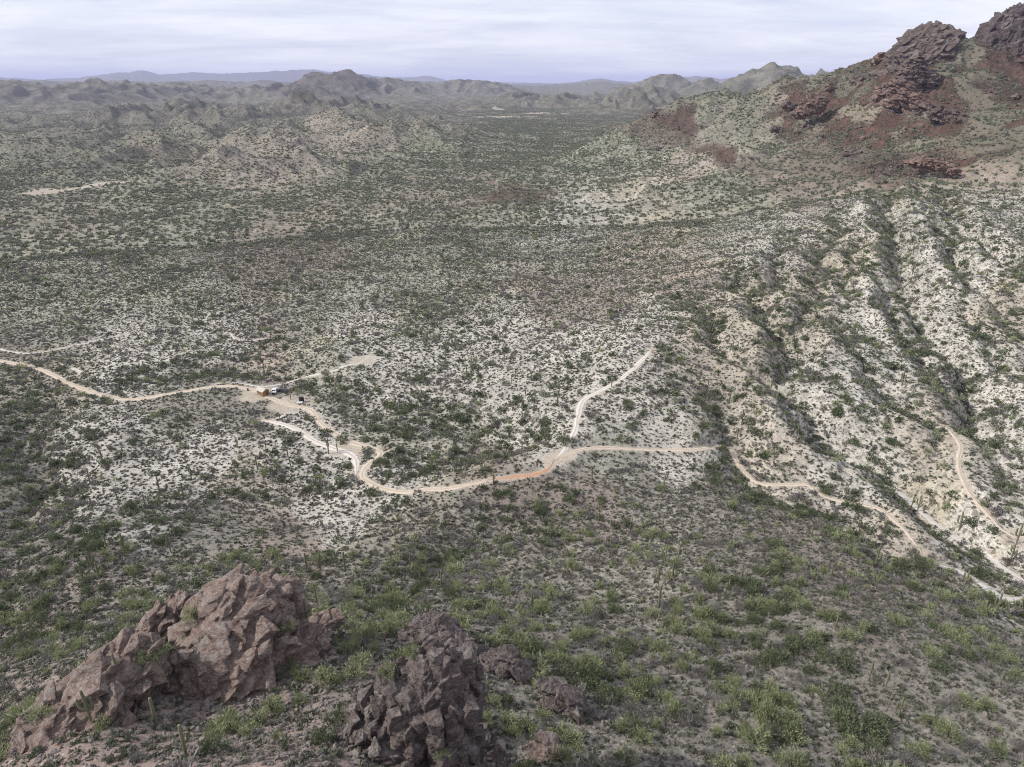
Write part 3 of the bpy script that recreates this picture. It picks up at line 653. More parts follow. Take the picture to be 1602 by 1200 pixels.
def ribbon(P, half, jag, seed, lift=0.07, n_across=9):
    P = np.asarray(P); T = np.gradient(P, axis=0); T /= np.maximum(np.linalg.norm(T, axis=1)[:, None], 1e-6)
    N = np.stack([-T[:, 1], T[:, 0]], 1); s = np.arange(len(P)) * 1.2
    vary = 1 + .3 * perlin2(s / 28, s * 0 + seed, seed + 8); half = half * vary
    wl_ = half * (1 + jag * perlin2(s / 7, s * 0 + seed, seed) + .5 * jag * perlin2(s / 2.2, s * 0 + seed, seed + 3))
    wr_ = half * (1 + jag * perlin2(s / 7, s * 0 + seed + 9.5, seed) + .5 * jag * perlin2(s / 2.2, s * 0 + seed + 4.5, seed + 5))
    fade = np.minimum(1, np.minimum(np.arange(len(P)), np.arange(len(P))[::-1]) / 9 + .12)
    t = np.linspace(-1, 1, n_across)
    w = np.where(t[None] < 0, -t[None] * wl_[:, None], t[None] * wr_[:, None]) * np.sign(t)[None] * fade[:, None]
    xy = P[:, None] + N[:, None] * w[..., None]
    z = hz(xy[..., 0].ravel(), xy[..., 1].ravel()).reshape(w.shape) + lift * (1 - 1.5 * np.abs(t[None]) ** 3)
    v = np.concatenate([xy, z[..., None]], -1).reshape(-1, 3)
    a, b = np.meshgrid(np.arange(len(P) - 1), np.arange(n_across - 1), indexing='ij'); m = n_across
    q = np.stack([a * m + b, a * m + b + 1, (a + 1) * m + b + 1, (a + 1) * m + b], -1).reshape(-1, 4)
    return v, q, np.tile(t, len(P)).astype(np.float32)
for i, (P, half, tone_, label) in enumerate(road_lines):
    v, q, ac = ribbon(P, half * 1.12, .34, 5 + i, .10 + .012 * i)
    me = mesh_np('dirt_road', v, q[:, ::-1], M_ROAD[tone_], True); me.attributes.new('across', 'FLOAT', 'POINT').data.foreach_set('value', ac)
    link('dirt_road', me, label, None, 'structure')
for i, (P, half, label) in enumerate(wash_lines):
    v, q, ac = ribbon(P, half, .6, 35 + i, .06 + .01 * i)
    me = mesh_np('dry_wash', v, q[:, ::-1], M_SAND, True); me.attributes.new('across', 'FLOAT', 'POINT').data.foreach_set('value', ac * 0)
    link('dry_wash', me, label, None, 'structure')

# ------------------------------------------------------------------ rock masses
_ico = {}
def ico(n_):
    if n_ not in _ico:
        bm = bmesh.new(); bmesh.ops.create_icosphere(bm, subdivisions=n_, radius=1); bm.verts.ensure_lookup_table()
        _ico[n_] = (np.array([v.co[:] for v in bm.verts]), np.array([[v.index for v in f.verts] for f in bm.faces])); bm.free()
    return _ico[n_]
def rotm(rx, ry, rz):
    cx, sx, cy, sy, cz, sz = math.cos(rx), math.sin(rx), math.cos(ry), math.sin(ry), math.cos(rz), math.sin(rz)
    return np.array([[cz, -sz, 0], [sz, cz, 0], [0, 0, 1]]) @ np.array([[cy, 0, sy], [0, 1, 0], [-sy, 0, cy]]) @ np.array([[1, 0, 0], [0, cx, -sx], [0, sx, cx]])
ROCK_PTS = []
def merge(parts):
    vs, fs, o = [], [], 0
    for v, f in parts: vs.append(v); fs.append(f + o); o += len(v)
    return np.vstack(vs), np.vstack(fs)
def hull(seed):
    g = np.random.default_rng(seed); bm = bmesh.new()
    for c in g.uniform(-1, 1, (16, 3)): bm.verts.new(np.clip(c * 1.25, -1, 1) * .5)
    r_ = bmesh.ops.convex_hull(bm, input=bm.verts[:]); bmesh.ops.delete(bm, geom=[v for v in bm.verts if not v.link_faces], context='VERTS')
    bmesh.ops.triangulate(bm, faces=bm.faces[:]); bmesh.ops.recalc_face_normals(bm, faces=bm.faces[:]); bm.verts.index_update()
    out = (np.array([v.co[:] for v in bm.verts]), np.array([[v.index for v in f.verts] for f in bm.faces])); bm.free(); return out
HULLS = [hull(400 + i) for i in range(24)]
def rock(name, u, v, d, blobs, sub, mat, label, cat, unit=1.0, seed=0, bed=(.5, .35, .2), amp=1.0, kind=None, sink=0.0, stretch=2.4, voxel=None):
    """a craggy mass: blobs = ellipsoids (dx, dy, dz, rx, ry, rz, roll) about the point seen at pixel (u,v) at distance d;
    x across the line of sight, y away from the viewer, z up, all times `unit` metres"""
    a, t = polar(u, v); c0 = np.array([d * math.sin(a), d * math.cos(a), CAMZ + t * d - sink])
    D_, Fc = ico(sub)
    Rz = rotm(0, 0, -a)
    Rad = np.zeros(len(D_))
    for dx, dy, dz, rx, ry, rz, roll in blobs:
        M = Rz @ rotm(0, R(roll), 0); o = -np.array([dx, dy, dz]) @ Rz.T
        q = (o @ M) / np.array([rx, ry, rz]); w = (D_ @ M) / np.array([rx, ry, rz])
        A_, B_, C_ = (w * w).sum(1), 2 * (w @ q), (q * q).sum() - 1
        disc = B_ * B_ - 4 * A_ * C_
        ex = np.where(disc > 0, (-B_ + np.sqrt(np.maximum(disc, 0))) / (2 * A_), 0)
        Rad = np.maximum(Rad, ex)
    p = D_ * Rad[:, None]
    B = rotm(*bed); S = np.array([1, 1, stretch])
    p = p + D_ * (.5 * unit * value3(p / (3.0 * unit), seed) + .25 * unit * value3(p / (1.2 * unit), seed + 4))[:, None] * amp
    # fractured blocks bedded into the mass, then fused to one skin
    g = np.random.default_rng(seed); tri = p[Fc]; cr_ = np.cross(tri[:, 1] - tri[:, 0], tri[:, 2] - tri[:, 0]); ar = np.linalg.norm(cr_, axis=1) / 2
    nb = int(min(2600, ar.sum() / (unit * unit) * 2.4)); pick = g.choice(len(Fc), nb, p=ar / ar.sum())
    B = rotm(*bed) if stretch > 1 else rotm(*bed); parts = [(p, Fc)]
    dims = np.array([1.5, 1.05, .55]) if stretch > 1 else np.array([.8, .85, 1.4])
    for f_ in pick:
        sz = unit * (.28 + 2.1 * g.random() ** 2.9); hv, hf = HULLS[g.integers(0, len(HULLS))]
        M = B @ rotm(*g.normal(0, .2, 3)); nrm = cr_[f_] / max(np.linalg.norm(cr_[f_]), 1e-9)
        q = (hv * dims * g.uniform(.75, 1.3, 3) * sz) @ M.T + tri[f_].mean(0) + nrm * sz * g.uniform(-.2, .22)
        parts.append((q, hf))
    vv_, ff_ = merge(parts); tmp = bpy.data.objects.new('tmp', mesh_np('tmp', vv_, ff_, None)); COL.objects.link(tmp)
    rm = tmp.modifiers.new('fuse', 'REMESH'); rm.mode = 'VOXEL'; rm.voxel_size = voxel or .085 * unit
    dg_ = bpy.context.evaluated_depsgraph_get(); me = bpy.data.meshes.new_from_object(tmp.evaluated_get(dg_)); bpy.data.objects.remove(tmp)
    me.name = name; me.materials.clear(); me.materials.append(mat)
    p = np.empty(len(me.vertices) * 3, np.float32); me.vertices.foreach_get('co', p); p = p.reshape(-1, 3).astype(float)
    nn = np.empty(len(me.vertices) * 3, np.float32); me.vertices.foreach_get('normal', nn)
    p = p + nn.reshape(-1, 3) * (unit * (.05 * value3(p / (.5 * unit), seed + 5) + .035 * value3(p / (.22 * unit), seed + 6)))[:, None]
    me.vertices.foreach_set('co', p.astype(np.float32).ravel()); me.polygons.foreach_set('use_smooth', np.zeros(len(me.polygons), bool)); me.update()
    o = link(name, me, label, cat, kind, None, None, c0)
    ROCK_PTS.append(p + c0)
    return o
# foreground outcrop
rock('rock_outcrop', 374, 1050, 71, [(0,0,0,7.6,6.6,6.8,0),(1.6,3.0,3.4,6.6,5.2,5.6,0),(-3.6,-.5,-2.5,6.0,6.0,5.5,-20),(2.8,-3.5,-3.5,6.4,4.4,5.0,10),(-5.2,-3.0,-7.0,5.0,5.0,5.0,-25),(6.6,-.5,-2.0,3.4,3.4,4.4,0),(-1.0,-4.5,-6.5,6.5,4.5,4.5,0),(-2.5,-6.0,-9.5,7.0,4.5,4.5,0)], 6, M_ROCK,
     'biggest of the near red-brown crags, a rounded blocky knob with pale streaks', 'rock', 1.35, 3, (.4, -.55, .3), .9)
rock('rock_outcrop', 116, 1150, 68, [(0,0,0,6.6,4.6,4.2,-38),(4.0,1.5,2.6,4.6,3.6,3.0,-30),(-4.8,-2.0,-5.0,5.0,4.5,4.5,-35),(1.0,-3.5,-4.5,6.0,4.0,3.8,-35),(-5.4,-3.0,-9.0,5.0,5.0,5.0,-38)], 6, M_ROCK,
     'long tilted slab of pinkish rock beside the knobbly crag, cactus in front', 'rock', 1.2, 23, (.2, -.75, .3), .85)
rock('rock_outcrop', 188, 1070, 74, [(0,0,0,1.1,1.4,4.6,35),(1.6,.4,3.0,1.0,1.2,3.4,45),(-1.2,-.5,-3.4,1.2,1.4,3.6,30)], 5, M_ROCK,
     'thin crooked red rock fin standing between the slab and the knobbly crag', 'rock', .95, 33, (.2, -.6, .2), .55)
rock('rock_outcrop', 238, 1000, 84, [(0,0,0,1.6,2.0,4.6,48),(2.4,.5,2.4,1.4,1.8,3.4,50)], 5, M_ROCK,
     'slanting dark red rock rib leaning towards the knobbly crag', 'rock', 1.0, 37, (.2, -.8, .2), .6)
rock('rock_outcrop', 232, 1060, 72, [(0,0,0,2.6,2.6,3.6,25),(1.4,-.5,-2.4,2.6,2.4,3.0,10)], 5, M_ROCK,
     'reddish block with a steep face at the foot of the knobbly crag', 'rock', 1.0, 39, (.2, -.6, .2), .7)
rock('rock_outcrop', 680, 1110, 50, [(0,0,0,3.2,4.4,6.6,0),(1.3,.6,.6,2.6,3.6,5.4,6),(-2.2,-.6,-.6,3.0,3.8,5.4,-12),(-5,-1,-2.4,3.4,3.6,4.0,-20),(.8,-1.8,-4.5,3.3,3.6,5,0),(-4.4,-3,-5,3.6,3.4,4.4,0),(-7.5,-2.5,-4.6,3,3,3,-20)], 6, M_ROCKD,
     'dark upright fluted crag with a rounded pale edge and deep cracks', 'rock', 1.0, 43, (.1, .15, .5), .8, stretch=.6)
rock('rock_outcrop', 675, 1000, 78, [(0,0,0,3.6,3.4,3.0,0),(-3.2,0,-1.4,3.4,3.0,2.6,0),(2.8,-2.4,-2.6,3.6,3.6,4.2,15),(5.6,-4.5,-4.8,3.8,3.8,4.4,20)], 5, M_ROCKD,
     'small dark rocky crest behind the fluted crag', 'rock', .75, 47, (.3, .3, .3), .8)
rock('rock_outcrop', 790, 1050, 72, [(0,0,0,3.0,2.4,2.4,30),(3.0,-.5,-1.8,2.8,2.2,2.0,30),(6.0,-1.0,-3.8,2.6,2.0,1.9,35)], 5, M_ROCKD,
     'low dark rock band running down the shaded slope', 'rock', 1.0, 53, (.3, .5, .3), .75)
rock('rock_outcrop', 875, 1098, 66, [(0,0,0,1.9,1.6,2.2,20),(1.2,-.6,-1.5,1.8,1.6,1.9,20)], 5, M_ROCKD,
     'small brown rock at the lower end of the dark rock band', 'rock', 1.0, 57, (.3, .5, .3), .7)
rock('rock_outcrop', 860, 1185, 57, [(0,0,0,1.7,1.5,1.6,0),(-1.3,-.3,-.6,1.4,1.3,1.3,0)], 5, M_ROCK,
     'pinkish rubbly boulder among green scrub at the bottom edge', 'rock', 1.0, 59, (.3, .3, .3), .7)
rock('rock_outcrop', 745, 1158, 57, [(0,0,0,.9,.9,1.5,0),(.3,0,-1,1.0,1.0,1.2,0)], 5, M_ROCKD,
     'small rounded rock stub at the foot of the fluted crag', 'rock', 1.0, 61, (.1, .1, .3), .6)
rock('rock_outcrop', 505, 985, 80, [(0,0,0,1.2,1.3,2.4,8),(-1.6,-.6,-1.0,1.8,1.6,1.4,0)], 5, M_ROCK,
     'short red pinnacle by a green bush at the edge of the knobbly crag', 'rock', 1.0, 67, (.3, -.3, .3), .6)
rock('rock_outcrop', 600, 1165, 50, [(0,0,0,1.8,1.6,1.5,0),(-1.4,-.8,-.8,1.5,1.4,1.2,0),(1.6,.4,-.3,1.4,1.3,1.4,0)], 5, M_ROCK,
     'broken reddish ledge leaning against the fluted crag', 'rock', 1.0, 71, (.5, -.5, .3), .8)
# mountain tops
rock('rock_peak', 1436, 104, 1065, [(4,0,0,38,36,42,0),(14,4,6,25,30,33,0),(-26,4,-20,34,32,20,-34),(-52,6,-44,28,24,11,-34),(10,-14,-28,28,20,30,0),(31,0,12,9,14,24,0),(-8,-22,-22,30,16,20,-20)], 6, M_PEAK,
     'rounded red-brown rock summit on the mountain with a sloping shoulder', 'rock', 5.0, 83, (.4, -.5, .3), .8)
rock('rock_peak', 1580, 98, 1110, [(0,0,0,44,40,58,0),(20,2,-6,44,38,50,0),(-14,-6,-20,32,28,36,0),(24,-12,-28,36,26,42,0),(60,0,-20,44,40,44,0)], 6, M_PEAKD,
     'tallest dark rock dome on the mountain with steep fluted walls', 'rock', 5.5, 89, (.1, .1, .3), .75, stretch=.5)
rock('rock_peak', 1498, 66, 1090, [(0,0,0,5,6,10,0),(-7,0,-5,6,6,6,0)], 6, M_PEAKD,
     'tiny dark pinnacle standing in the saddle between the two summits', 'rock', 2.0, 91, (.1, .1, .3), .7)
rock('rock_peak', 1402, 152, 950, [(0,0,0,20,15,15,0),(15,-4,-8,14,11,10,25),(-8,-5,-10,16,12,9,-20),(28,-8,-13,12,9,9,20)], 5, M_CRAG,
     'rust red crag sticking out of the mountainside below the rounded summit', 'rock', 4.0, 97, (.3, .3, .3), .8)
rock('rock_peak', 1275, 163, 1000, [(0,0,0,14,10,10,-30),(-11,3,-7,12,9,7,-30)], 5, M_CRAG,
     'brown rock knob low on the mountain flank', 'rock', 3.0, 101, (.3, .3, .3), .8)
rock('rock_peak', 1437, 118, 985, [(0,0,0,7,8,20,0),(-13,-3,-8,12,8,12,0),(15,4,-8,5,6,14,0)], 5, M_PEAK,
     'dark narrow buttress dropping below the rounded summit', 'rock', 3.0, 103, (.1, .1, .3), .8)
rock('rock_peak', 1495, 190, 880, [(0,0,0,16,10,7,25),(-16,3,5,10,8,6,20),(18,-4,-8,8,8,7,25)], 5, M_PEAK,
     'purplish broken rock ledge across the mountainside below the dark dome', 'rock', 3.0, 107, (.3, .3, .3), .8)
rock('rock_peak', 1465, 258, 705, [(0,0,0,10,6,4,10),(-14,2,1,9,6,3.5,0),(10,-3,-3,6,5,4,20)], 5, M_CRAG,
     'rust and brown rock ledge crossing the knoll below the mountain', 'rock', 2.2, 109, (.3, .3, .3), .8)

# small crags and fallen blocks strewn over the mountainside
def crag_form(i):
    o = rock('crag_form', 1400, 150, 900, [(0,0,0,5,4,3,0),(3,-1,-1,4,3,2.4,15),(-3,1,-.5,3.5,3,2.2,-15)], 5, M_CRAG if i % 2 else M_PEAK, '', '', 1.7, 500 + i * 7, (.3, .3, .3), .8, voxel=.3)
    me = o.data; ROCK_PTS.pop(); bpy.data.objects.remove(o); return me
CRAGS = [crag_form(i) for i in range(5)]
gk = np.random.default_rng(55); made = 0
red = (SO[..., 3] > .22) & (RG > 560) & (RG < 1300) & (TE > HORIZ - .004) & (AZG < R(37.5)) & (AZG > R(8))
rr_, cc_ = np.nonzero(red); wgt = (RG[rr_, cc_] ** 2) * SO[rr_, cc_, 3]; sel = gk.choice(len(rr_), 130, p=wgt / wgt.sum(), replace=False)
for n_ in sel:
    i_, j_ = rr_[n_], cc_[n_]; sz_ = .3 + 1.3 * gk.random() ** 2.2
    pu, pv_ = float(U[i_, j_]), float(V[i_, j_])
    where = 'on the red knoll apart from the mountain' if pu < 1200 else ('just under the rocky summits' if pv_ < 135 else ('on the rust stained middle slopes of the mountain' if pv_ < 225 else 'along the ledges at the foot of the mountain'))
    o = link('rock_crag', CRAGS[gk.integers(0, 5)], '%s brown crag %s' % ('jutting' if sz_ > .8 else 'little', where), 'rock', None, 'crags strewn over the mountainside', None, (XG[i_, j_], YG[i_, j_], H[i_, j_] - .6 * sz_))
    o.scale = (sz_ * gk.uniform(.8, 1.4), sz_, sz_ * gk.uniform(.7, 1.5)); o.rotation_euler = (gk.normal(0, .15), gk.normal(0, .15), gk.uniform(0, 6.28))

# what the rocks hide (coarse depth picture of the outcrop), and where their tops are
ZW, ZH = 401, 300
zb = np.full((ZH, ZW), 1e9); zi = np.full((ZH, ZW), -1)
allrock = np.vstack(ROCK_PTS[:13])
ru, rv = project(allrock[:, 0], allrock[:, 1], allrock[:, 2]); rd = np.linalg.norm(allrock - np.array([0, 0, CAMZ]), axis=1)
gu, gv = (ru / 4).astype(int), (rv / 4).astype(int); okm = (gu >= 0) & (gu < ZW) & (gv >= 0) & (gv < ZH)
order = np.argsort(-rd[okm]); idx = np.nonzero(okm)[0][order]
zb[gv[idx], gu[idx]] = rd[idx]; zi[gv[idx], gu[idx]] = idx

# ------------------------------------------------------------------ plants
rng = np.random.default_rng(7)
def leaf_material(name, ramp_, trans=.25):
    k = NT(name)
    t = k.n('ShaderNodeAttribute', attribute_name='tone').outputs['Fac']; o = k.n('ShaderNodeObjectInfo').outputs['Random']
    f = k.math('ADD', k.math('MULTIPLY', t, .55), k.math('MULTIPLY', o, .45))
    r = k.n('ShaderNodeValToRGB'); k.set(r.inputs[0], f)
    el = r.color_ramp.elements
    el[0].position, el[0].color = ramp_[0][0], (*ramp_[0][1], 1); el[1].position, el[1].color = ramp_[-1][0], (*ramp_[-1][1], 1)
    for p_, c_ in ramp_[1:-1]: e = el.new(p_); e.color = (*c_, 1)
    d = k.bsdf(r.outputs[0], .75, None, .15)
    tr = k.n('ShaderNodeBsdfTranslucent'); k.set(tr.inputs[0], r.outputs[0])
    mx = k.n('ShaderNodeMixShader'); k.set(mx.inputs[0], trans); k.set(mx.inputs[1], d); k.set(mx.inputs[2], tr.outputs[0])
    return k.done(mx.outputs[0])
M_PV = leaf_material('palo_verde_leaf', [(0, (.15, .175, .085)), (.45, (.23, .26, .135)), (.8, (.295, .32, .18)), (1, (.335, .345, .215))])
M_MQ = leaf_material('ironwood_leaf', [(0, (.07, .085, .045)), (.5, (.118, .14, .076)), (1, (.175, .198, .115))])
M_GY = leaf_material('grey_brush_twig', [(0, (.11, .10, .095)), (.5, (.18, .168, .155)), (1, (.26, .245, .225))], .1)
M_BU = leaf_material('bursage_leaf', [(0, (.075, .08, .055)), (.5, (.13, .137, .10)), (1, (.205, .208, .16))], .15)
M_DS = leaf_material('far_scrub_leaf', [(0, (.118, .132, .088)), (.5, (.19, .204, .142)), (1, (.262, .27, .202))], .2)
M_BARK = NT('bark'); M_BARK = M_BARK.done(M_BARK.bsdf((.13, .11, .075), .9))
def cactus_material():
    k = NT('saguaro_skin'); P = k.objpos()
    n_ = k.noise(1.2, 4, .6, 0, P).outputs['Fac']; o = k.n('ShaderNodeObjectInfo').outputs['Random']
    c = k.mix(k.mapr(n_, .35, .65), (.105, .115, .065), (.175, .175, .11)); c = k.mix(k.math('MULTIPLY', o, .4), c, (.23, .215, .15))
    return k.done(k.bsdf(c, .8, None, .1))
M_SAG = cactus_material()

def crown_mesh(name, n_, rad, ln, wd, mat, seed, clumps=14, low=.12, up=.6):
    """many leaf-sized sprigs gathered in clumps through the volume of the crown, with gaps between"""
    g = np.random.default_rng(seed)
    cc = g.normal(size=(clumps, 3)); cc /= np.linalg.norm(cc, axis=1)[:, None]; cc *= (g.uniform(.35, 1, clumps) ** .5)[:, None] * .82
    cc[:, 2] = np.abs(cc[:, 2]) * .9 + low
    ct = g.uniform(0, 1, clumps); cs = g.uniform(.2, .42, clumps)
    k = g.integers(0, clumps, n_)
    p = cc[k] + g.normal(size=(n_, 3)) * cs[k][:, None] * .62
    p[:, 2] = np.maximum(p[:, 2], .03); p *= np.array(rad)
    dr = p / np.array(rad); dr = dr / np.maximum(np.linalg.norm(dr, axis=1)[:, None], .1) * .7 + g.normal(size=(n_, 3)) * .45 + np.array([0, 0, up])
    dr /= np.linalg.norm(dr, axis=1)[:, None]
    sd = np.cross(dr, g.normal(size=(n_, 3))); sd /= np.linalg.norm(sd, axis=1)[:, None]
    L = ln * g.uniform(.6, 1.4, n_)[:, None]; Wd = wd * g.uniform(.6, 1.4, n_)[:, None]
    v = np.stack([p - dr * L * .5, p + sd * Wd * .5, p + dr * L * .5, p - sd * Wd * .5], 1).reshape(-1, 3)
    v[:, 2] = np.maximum(v[:, 2], 0.0)
    me = mesh_np(name, v, np.arange(n_ * 4).reshape(-1, 4), mat, False)
    tn = np.clip(ct[k] * .75 + g.uniform(0, .25, n_), 0, 1).astype(np.float32)
    me.attributes.new('tone', 'FLOAT', 'FACE').data.foreach_set('value', tn)
    return me
def tube(path, radii, sides=6):
    path = np.asarray(path, float); v = []; f = []
    for i, (p, r_) in enumerate(zip(path, radii)):
        t = path[min(i + 1, len(path) - 1)] - path[max(i - 1, 0)]; t = t / np.linalg.norm(t)
        a_ = np.cross(t, [0, 1, .01]); a_ /= max(np.linalg.norm(a_), 1e-6); b_ = np.cross(t, a_)
        for s in range(sides):
            th = 2 * math.pi * s / sides; v.append(p + (a_ * math.cos(th) + b_ * math.sin(th)) * r_)
        if i:
            for s in range(sides): f.append([(i - 1) * sides + s, (i - 1) * sides + (s + 1) % sides, i * sides + (s + 1) % sides, i * sides + s])
    return np.array(v), np.array(f)
def trunk_mesh(name, seed, h, spread):
    g = np.random.default_rng(seed); parts = []
    for k in range(6):
        a = g.uniform(0, 6.28); l = g.uniform(.6, 1) * spread
        parts.append(tube([(0.08 * math.cos(a), .08 * math.sin(a), -.3), (l * .25 * math.cos(a), l * .25 * math.sin(a), h * .3), (l * .6 * math.cos(a + .2), l * .6 * math.sin(a + .2), h * .62), (l * math.cos(a + .1), l * math.sin(a + .1), h * g.uniform(.75, .95))], (.13, .09, .055, .02), 5))
    v, f = merge(parts); return mesh_np(name, v, f, M_BARK, True)
def cactus_column(path, r0, ribs=11):
    path = np.asarray(path, float); n_ = len(path); sides = ribs * 2; v = []; f = []
    for i, p in enumerate(path):
        t = path[min(i + 1, n_ - 1)] - path[max(i - 1, 0)]; t = t / np.linalg.norm(t)
        a_ = np.cross(t, [.02, 1, .01]); a_ /= np.linalg.norm(a_); b_ = np.cross(t, a_)
        u_ = i / (n_ - 1); rr = r0 * (.86 + .2 * math.sin(math.pi * min(1, u_ * 1.1))) * (1 if u_ < .9 else math.sqrt(max(0.02, 1 - ((u_ - .9) / .1) ** 2)))
        for s in range(sides):
            th = 2 * math.pi * s / sides; q = rr * (1 if s % 2 else .84); v.append(p + (a_ * math.cos(th) + b_ * math.sin(th)) * q)
        if i:
            for s in range(sides): f.append([(i - 1) * sides + s, (i - 1) * sides + (s + 1) % sides, i * sides + (s + 1) % sides, i * sides + s])
    return np.array(v), np.array(f)
def column_path(h): z = np.concatenate([np.linspace(-.3, h * .88, 7), h * np.array([.92, .95, .975, .992, 1.0])]); return np.stack([z * 0.012, z * .008, z], 1)
def arm_path(h0, out, up, a):
    c, s = math.cos(a), math.sin(a)
    pts = [(.05, h0), (out * .6, h0 + .05), (out * .92, h0 + .22), (out, h0 + .55)] + [(out + .02, h0 + .55 + (up - .55) * q) for q in (.3, .6, .85, .93, .97, 1.0)]
    return np.array([(x * c, x * s, z) for x, z in pts])
SAG = []          # variants: (height, arms)
for h_, arms, wrd in ((6.0, [(2.2,.75,2.3,.4),(2.7,.8,1.9,3.3),(3.0,.6,1.5,2.0)], 'three armed'), (5.0, [(2.2,.6,1.3,.8)], 'one armed'), (4.6, [], 'armless'), (5.6, [(2.4,.7,1.9,2.9),(2.9,.65,1.4,-.3)], 'two armed'), (3.4, [], 'armless')):
    tk = mesh_np('trunk', *cactus_column(column_path(h_), .19), M_SAG, True)
    am = [mesh_np('arm', *cactus_column(arm_path(*a), .19), M_SAG, True) for a in arms]
    jn = mesh_np('saguaro', *merge([cactus_column(column_path(h_), .19)] + [cactus_column(arm_path(*a), .135) for a in arms]), M_SAG, True)
    SAG.append((h_, tk, am, jn, wrd))
PV_near = [(crown_mesh('crown', 620, (2.1, 2.1, 2.5), .62, .11, M_PV, 100 + i, 16), trunk_mesh('trunk', 200 + i, 2.3, 1.2)) for i in range(5)]
PV_far = [crown_mesh('palo_verde_far', 150, (2.1, 2.1, 2.4), .9, .30, M_PV, 110 + i, 11) for i in range(5)]
MQ_near = [crown_mesh('ironwood', 600, (2.2, 2.2, 2.1), .5, .15, M_MQ, 120 + i, 15) for i in range(4)]
MQ_far = [crown_mesh('ironwood_far', 130, (2.2, 2.2, 2.0), .9, .42, (M_MQ, M_DS, M_DS, M_MQ, M_DS)[i], 130 + i, 10) for i in range(5)]
GY_near = [crown_mesh('grey_brush', 380, (1.5, 1.5, 1.3), .7, .055, M_GY, 140 + i, 10, .05, .5) for i in range(4)]
GY_far = [crown_mesh('grey_brush_far', 100, (1.6, 1.6, 1.3), .8, .2, M_GY, 150 + i, 8) for i in range(4)]
BU = [crown_mesh('bursage', 60, (.5, .5, .38), .34, .12, M_BU, 160 + i, 6, .02, .4) for i in range(5)]
DM = [crown_mesh('distant_shrub', 34, (2.1, 2.1, 1.8), 1.5, .9, (M_MQ, M_DS, M_DS, M_GY, M_DS)[i % 5], 170 + i, 6) for i in range(10)]
def stone_mesh(seed, sub=2):
    D_, Fc = ico(sub); g = np.random.default_rng(seed); s = g.uniform(.6, 1.2, 3) * np.array([1, 1, .7])
    val, off, f1, f2 = worley3(D_ * 1.3 + seed * 3.1, seed); p = D_ * (1 + .28 * val + .2 * value3(D_ * 2 + seed, seed))[:, None] * s
    return mesh_np('stone', p, Fc, M_STONE, False)
ST = [stone_mesh(300 + i) for i in range(6)]; BO = [stone_mesh(320 + i, 4) for i in range(5)]

def scatter(density, rmin, rmax, seed, azl=50.0):
    """random places with the given density per square metre (a callable of x,y), thinned by the skyline"""
    g = np.random.default_rng(seed); dmax = density[1]
    area = R(2 * azl) * (rmax ** 2 - rmin ** 2) / 2; n_ = int(area * dmax)
    az = R(azl) * (2 * g.random(n_) - 1); r_ = np.sqrt(g.random(n_) * (rmax ** 2 - rmin ** 2) + rmin ** 2)
    x, y = r_ * np.sin(az), r_ * np.cos(az)
    keep = g.random(n_) * dmax < density[0](x, y, r_)
    x, y, r_ = x[keep], y[keep], r_[keep]
    z = hz(x, y)
    vis = (z + 3 - CAMZ) / r_ > samp(HORIZ, x, y) - .02
    rc = samp(road_clear, x, y)
    m = vis & ~rc
    return np.stack([x[m], y[m], z[m]], 1)
NF1 = smooth(-.15, .35, gnoise(38, 201) + .6 * gnoise(15, 202)); NF2 = smooth(-.1, .3, gnoise(60, 203) + .5 * gnoise(22, 204))
nearhill = ((V > 870) | ((V > 790) & (U > 600) & (U < 1180)) | ((U > 960) & (V > 760 + (U - 1150) * .42) & (V > 760))).astype(np.float32)
saddle = ((U > 470) & (U < 650) & (V > 925) & (V < 1090)).astype(np.float32)
rubble = ((U > 240) & (U < 680) & (V > 1040)).astype(np.float32)
shade_gully = ((U > 735) & (U < 1010) & (V > 1010) & (V < 1230)).astype(np.float32)
rav = np.exp(-(near_ravine / .8) ** 2)
def d_pv(x, y, r_): return .03 * samp(saddle, x, y) + (.006 + .022 * samp(NF1, x, y)) * (.25 + 1.9 * samp(nearhill, x, y)) * (.3 + samp(cover, x, y)) + .006 * samp(rav, x, y) + .02 * samp(shade_gully, x, y)
def d_mq(x, y, r_): return (1 - .45 * smooth(300, 420, r_)) * (.004 + .012 * samp(NF2, x, y)) * (.4 + samp(cover, x, y)) * (1 - .55 * samp(nearhill, x, y)) + .05 * samp(rav, x, y) + .03 * samp(shade_gully, x, y)
def d_gy(x, y, r_): return (.012 + .03 * samp(NF1, x, y)) * (1 + .7 * samp(nearhill, x, y)) * (.35 + samp(cover, x, y)) + .02 * samp(rav, x, y)
def d_bu(x, y, r_): return .5 + .3 * samp(nearhill, x, y) + .30 * samp(cover, x, y) * (.4 + samp(NF2, x, y))
def d_st(x, y, r_): return .4 + 2.6 * samp(rubble, x, y) + 1.4 * samp(rockm, x, y) + 1.4 * samp(nearhill, x, y)
def d_sg(x, y, r_): return .0007 + .0016 * samp(NF1, x, y)
def d_dm(x, y, r_): return (.03 + .036 * samp(NF2, x, y)) * (1 + .6 * samp(mtn, x, y)) * (samp(cover, x, y) * 1.3) * np.clip(1.25 - r_ / 3200, .3, 1)
def d_dm2(x, y, r_): return .006 + .02 * samp(NF2, x, y)
pts = {'pv': scatter((d_pv, .09), 30, 620, 1), 'mq': scatter((d_mq, .075), 30, 620, 2), 'gy': scatter((d_gy, .11), 30, 620, 3), 'sg': scatter((d_sg, .0034), 55, 900, 4),
       'bu': scatter((d_bu, 1.3), 35, 620, 5), 'st': scatter((d_st, 4.5), 30, 210, 6), 'dm': np.vstack([scatter((d_dm, .16), 600, 2600, 7), scatter((d_dm2, .03), 2600, 4800, 8)])}

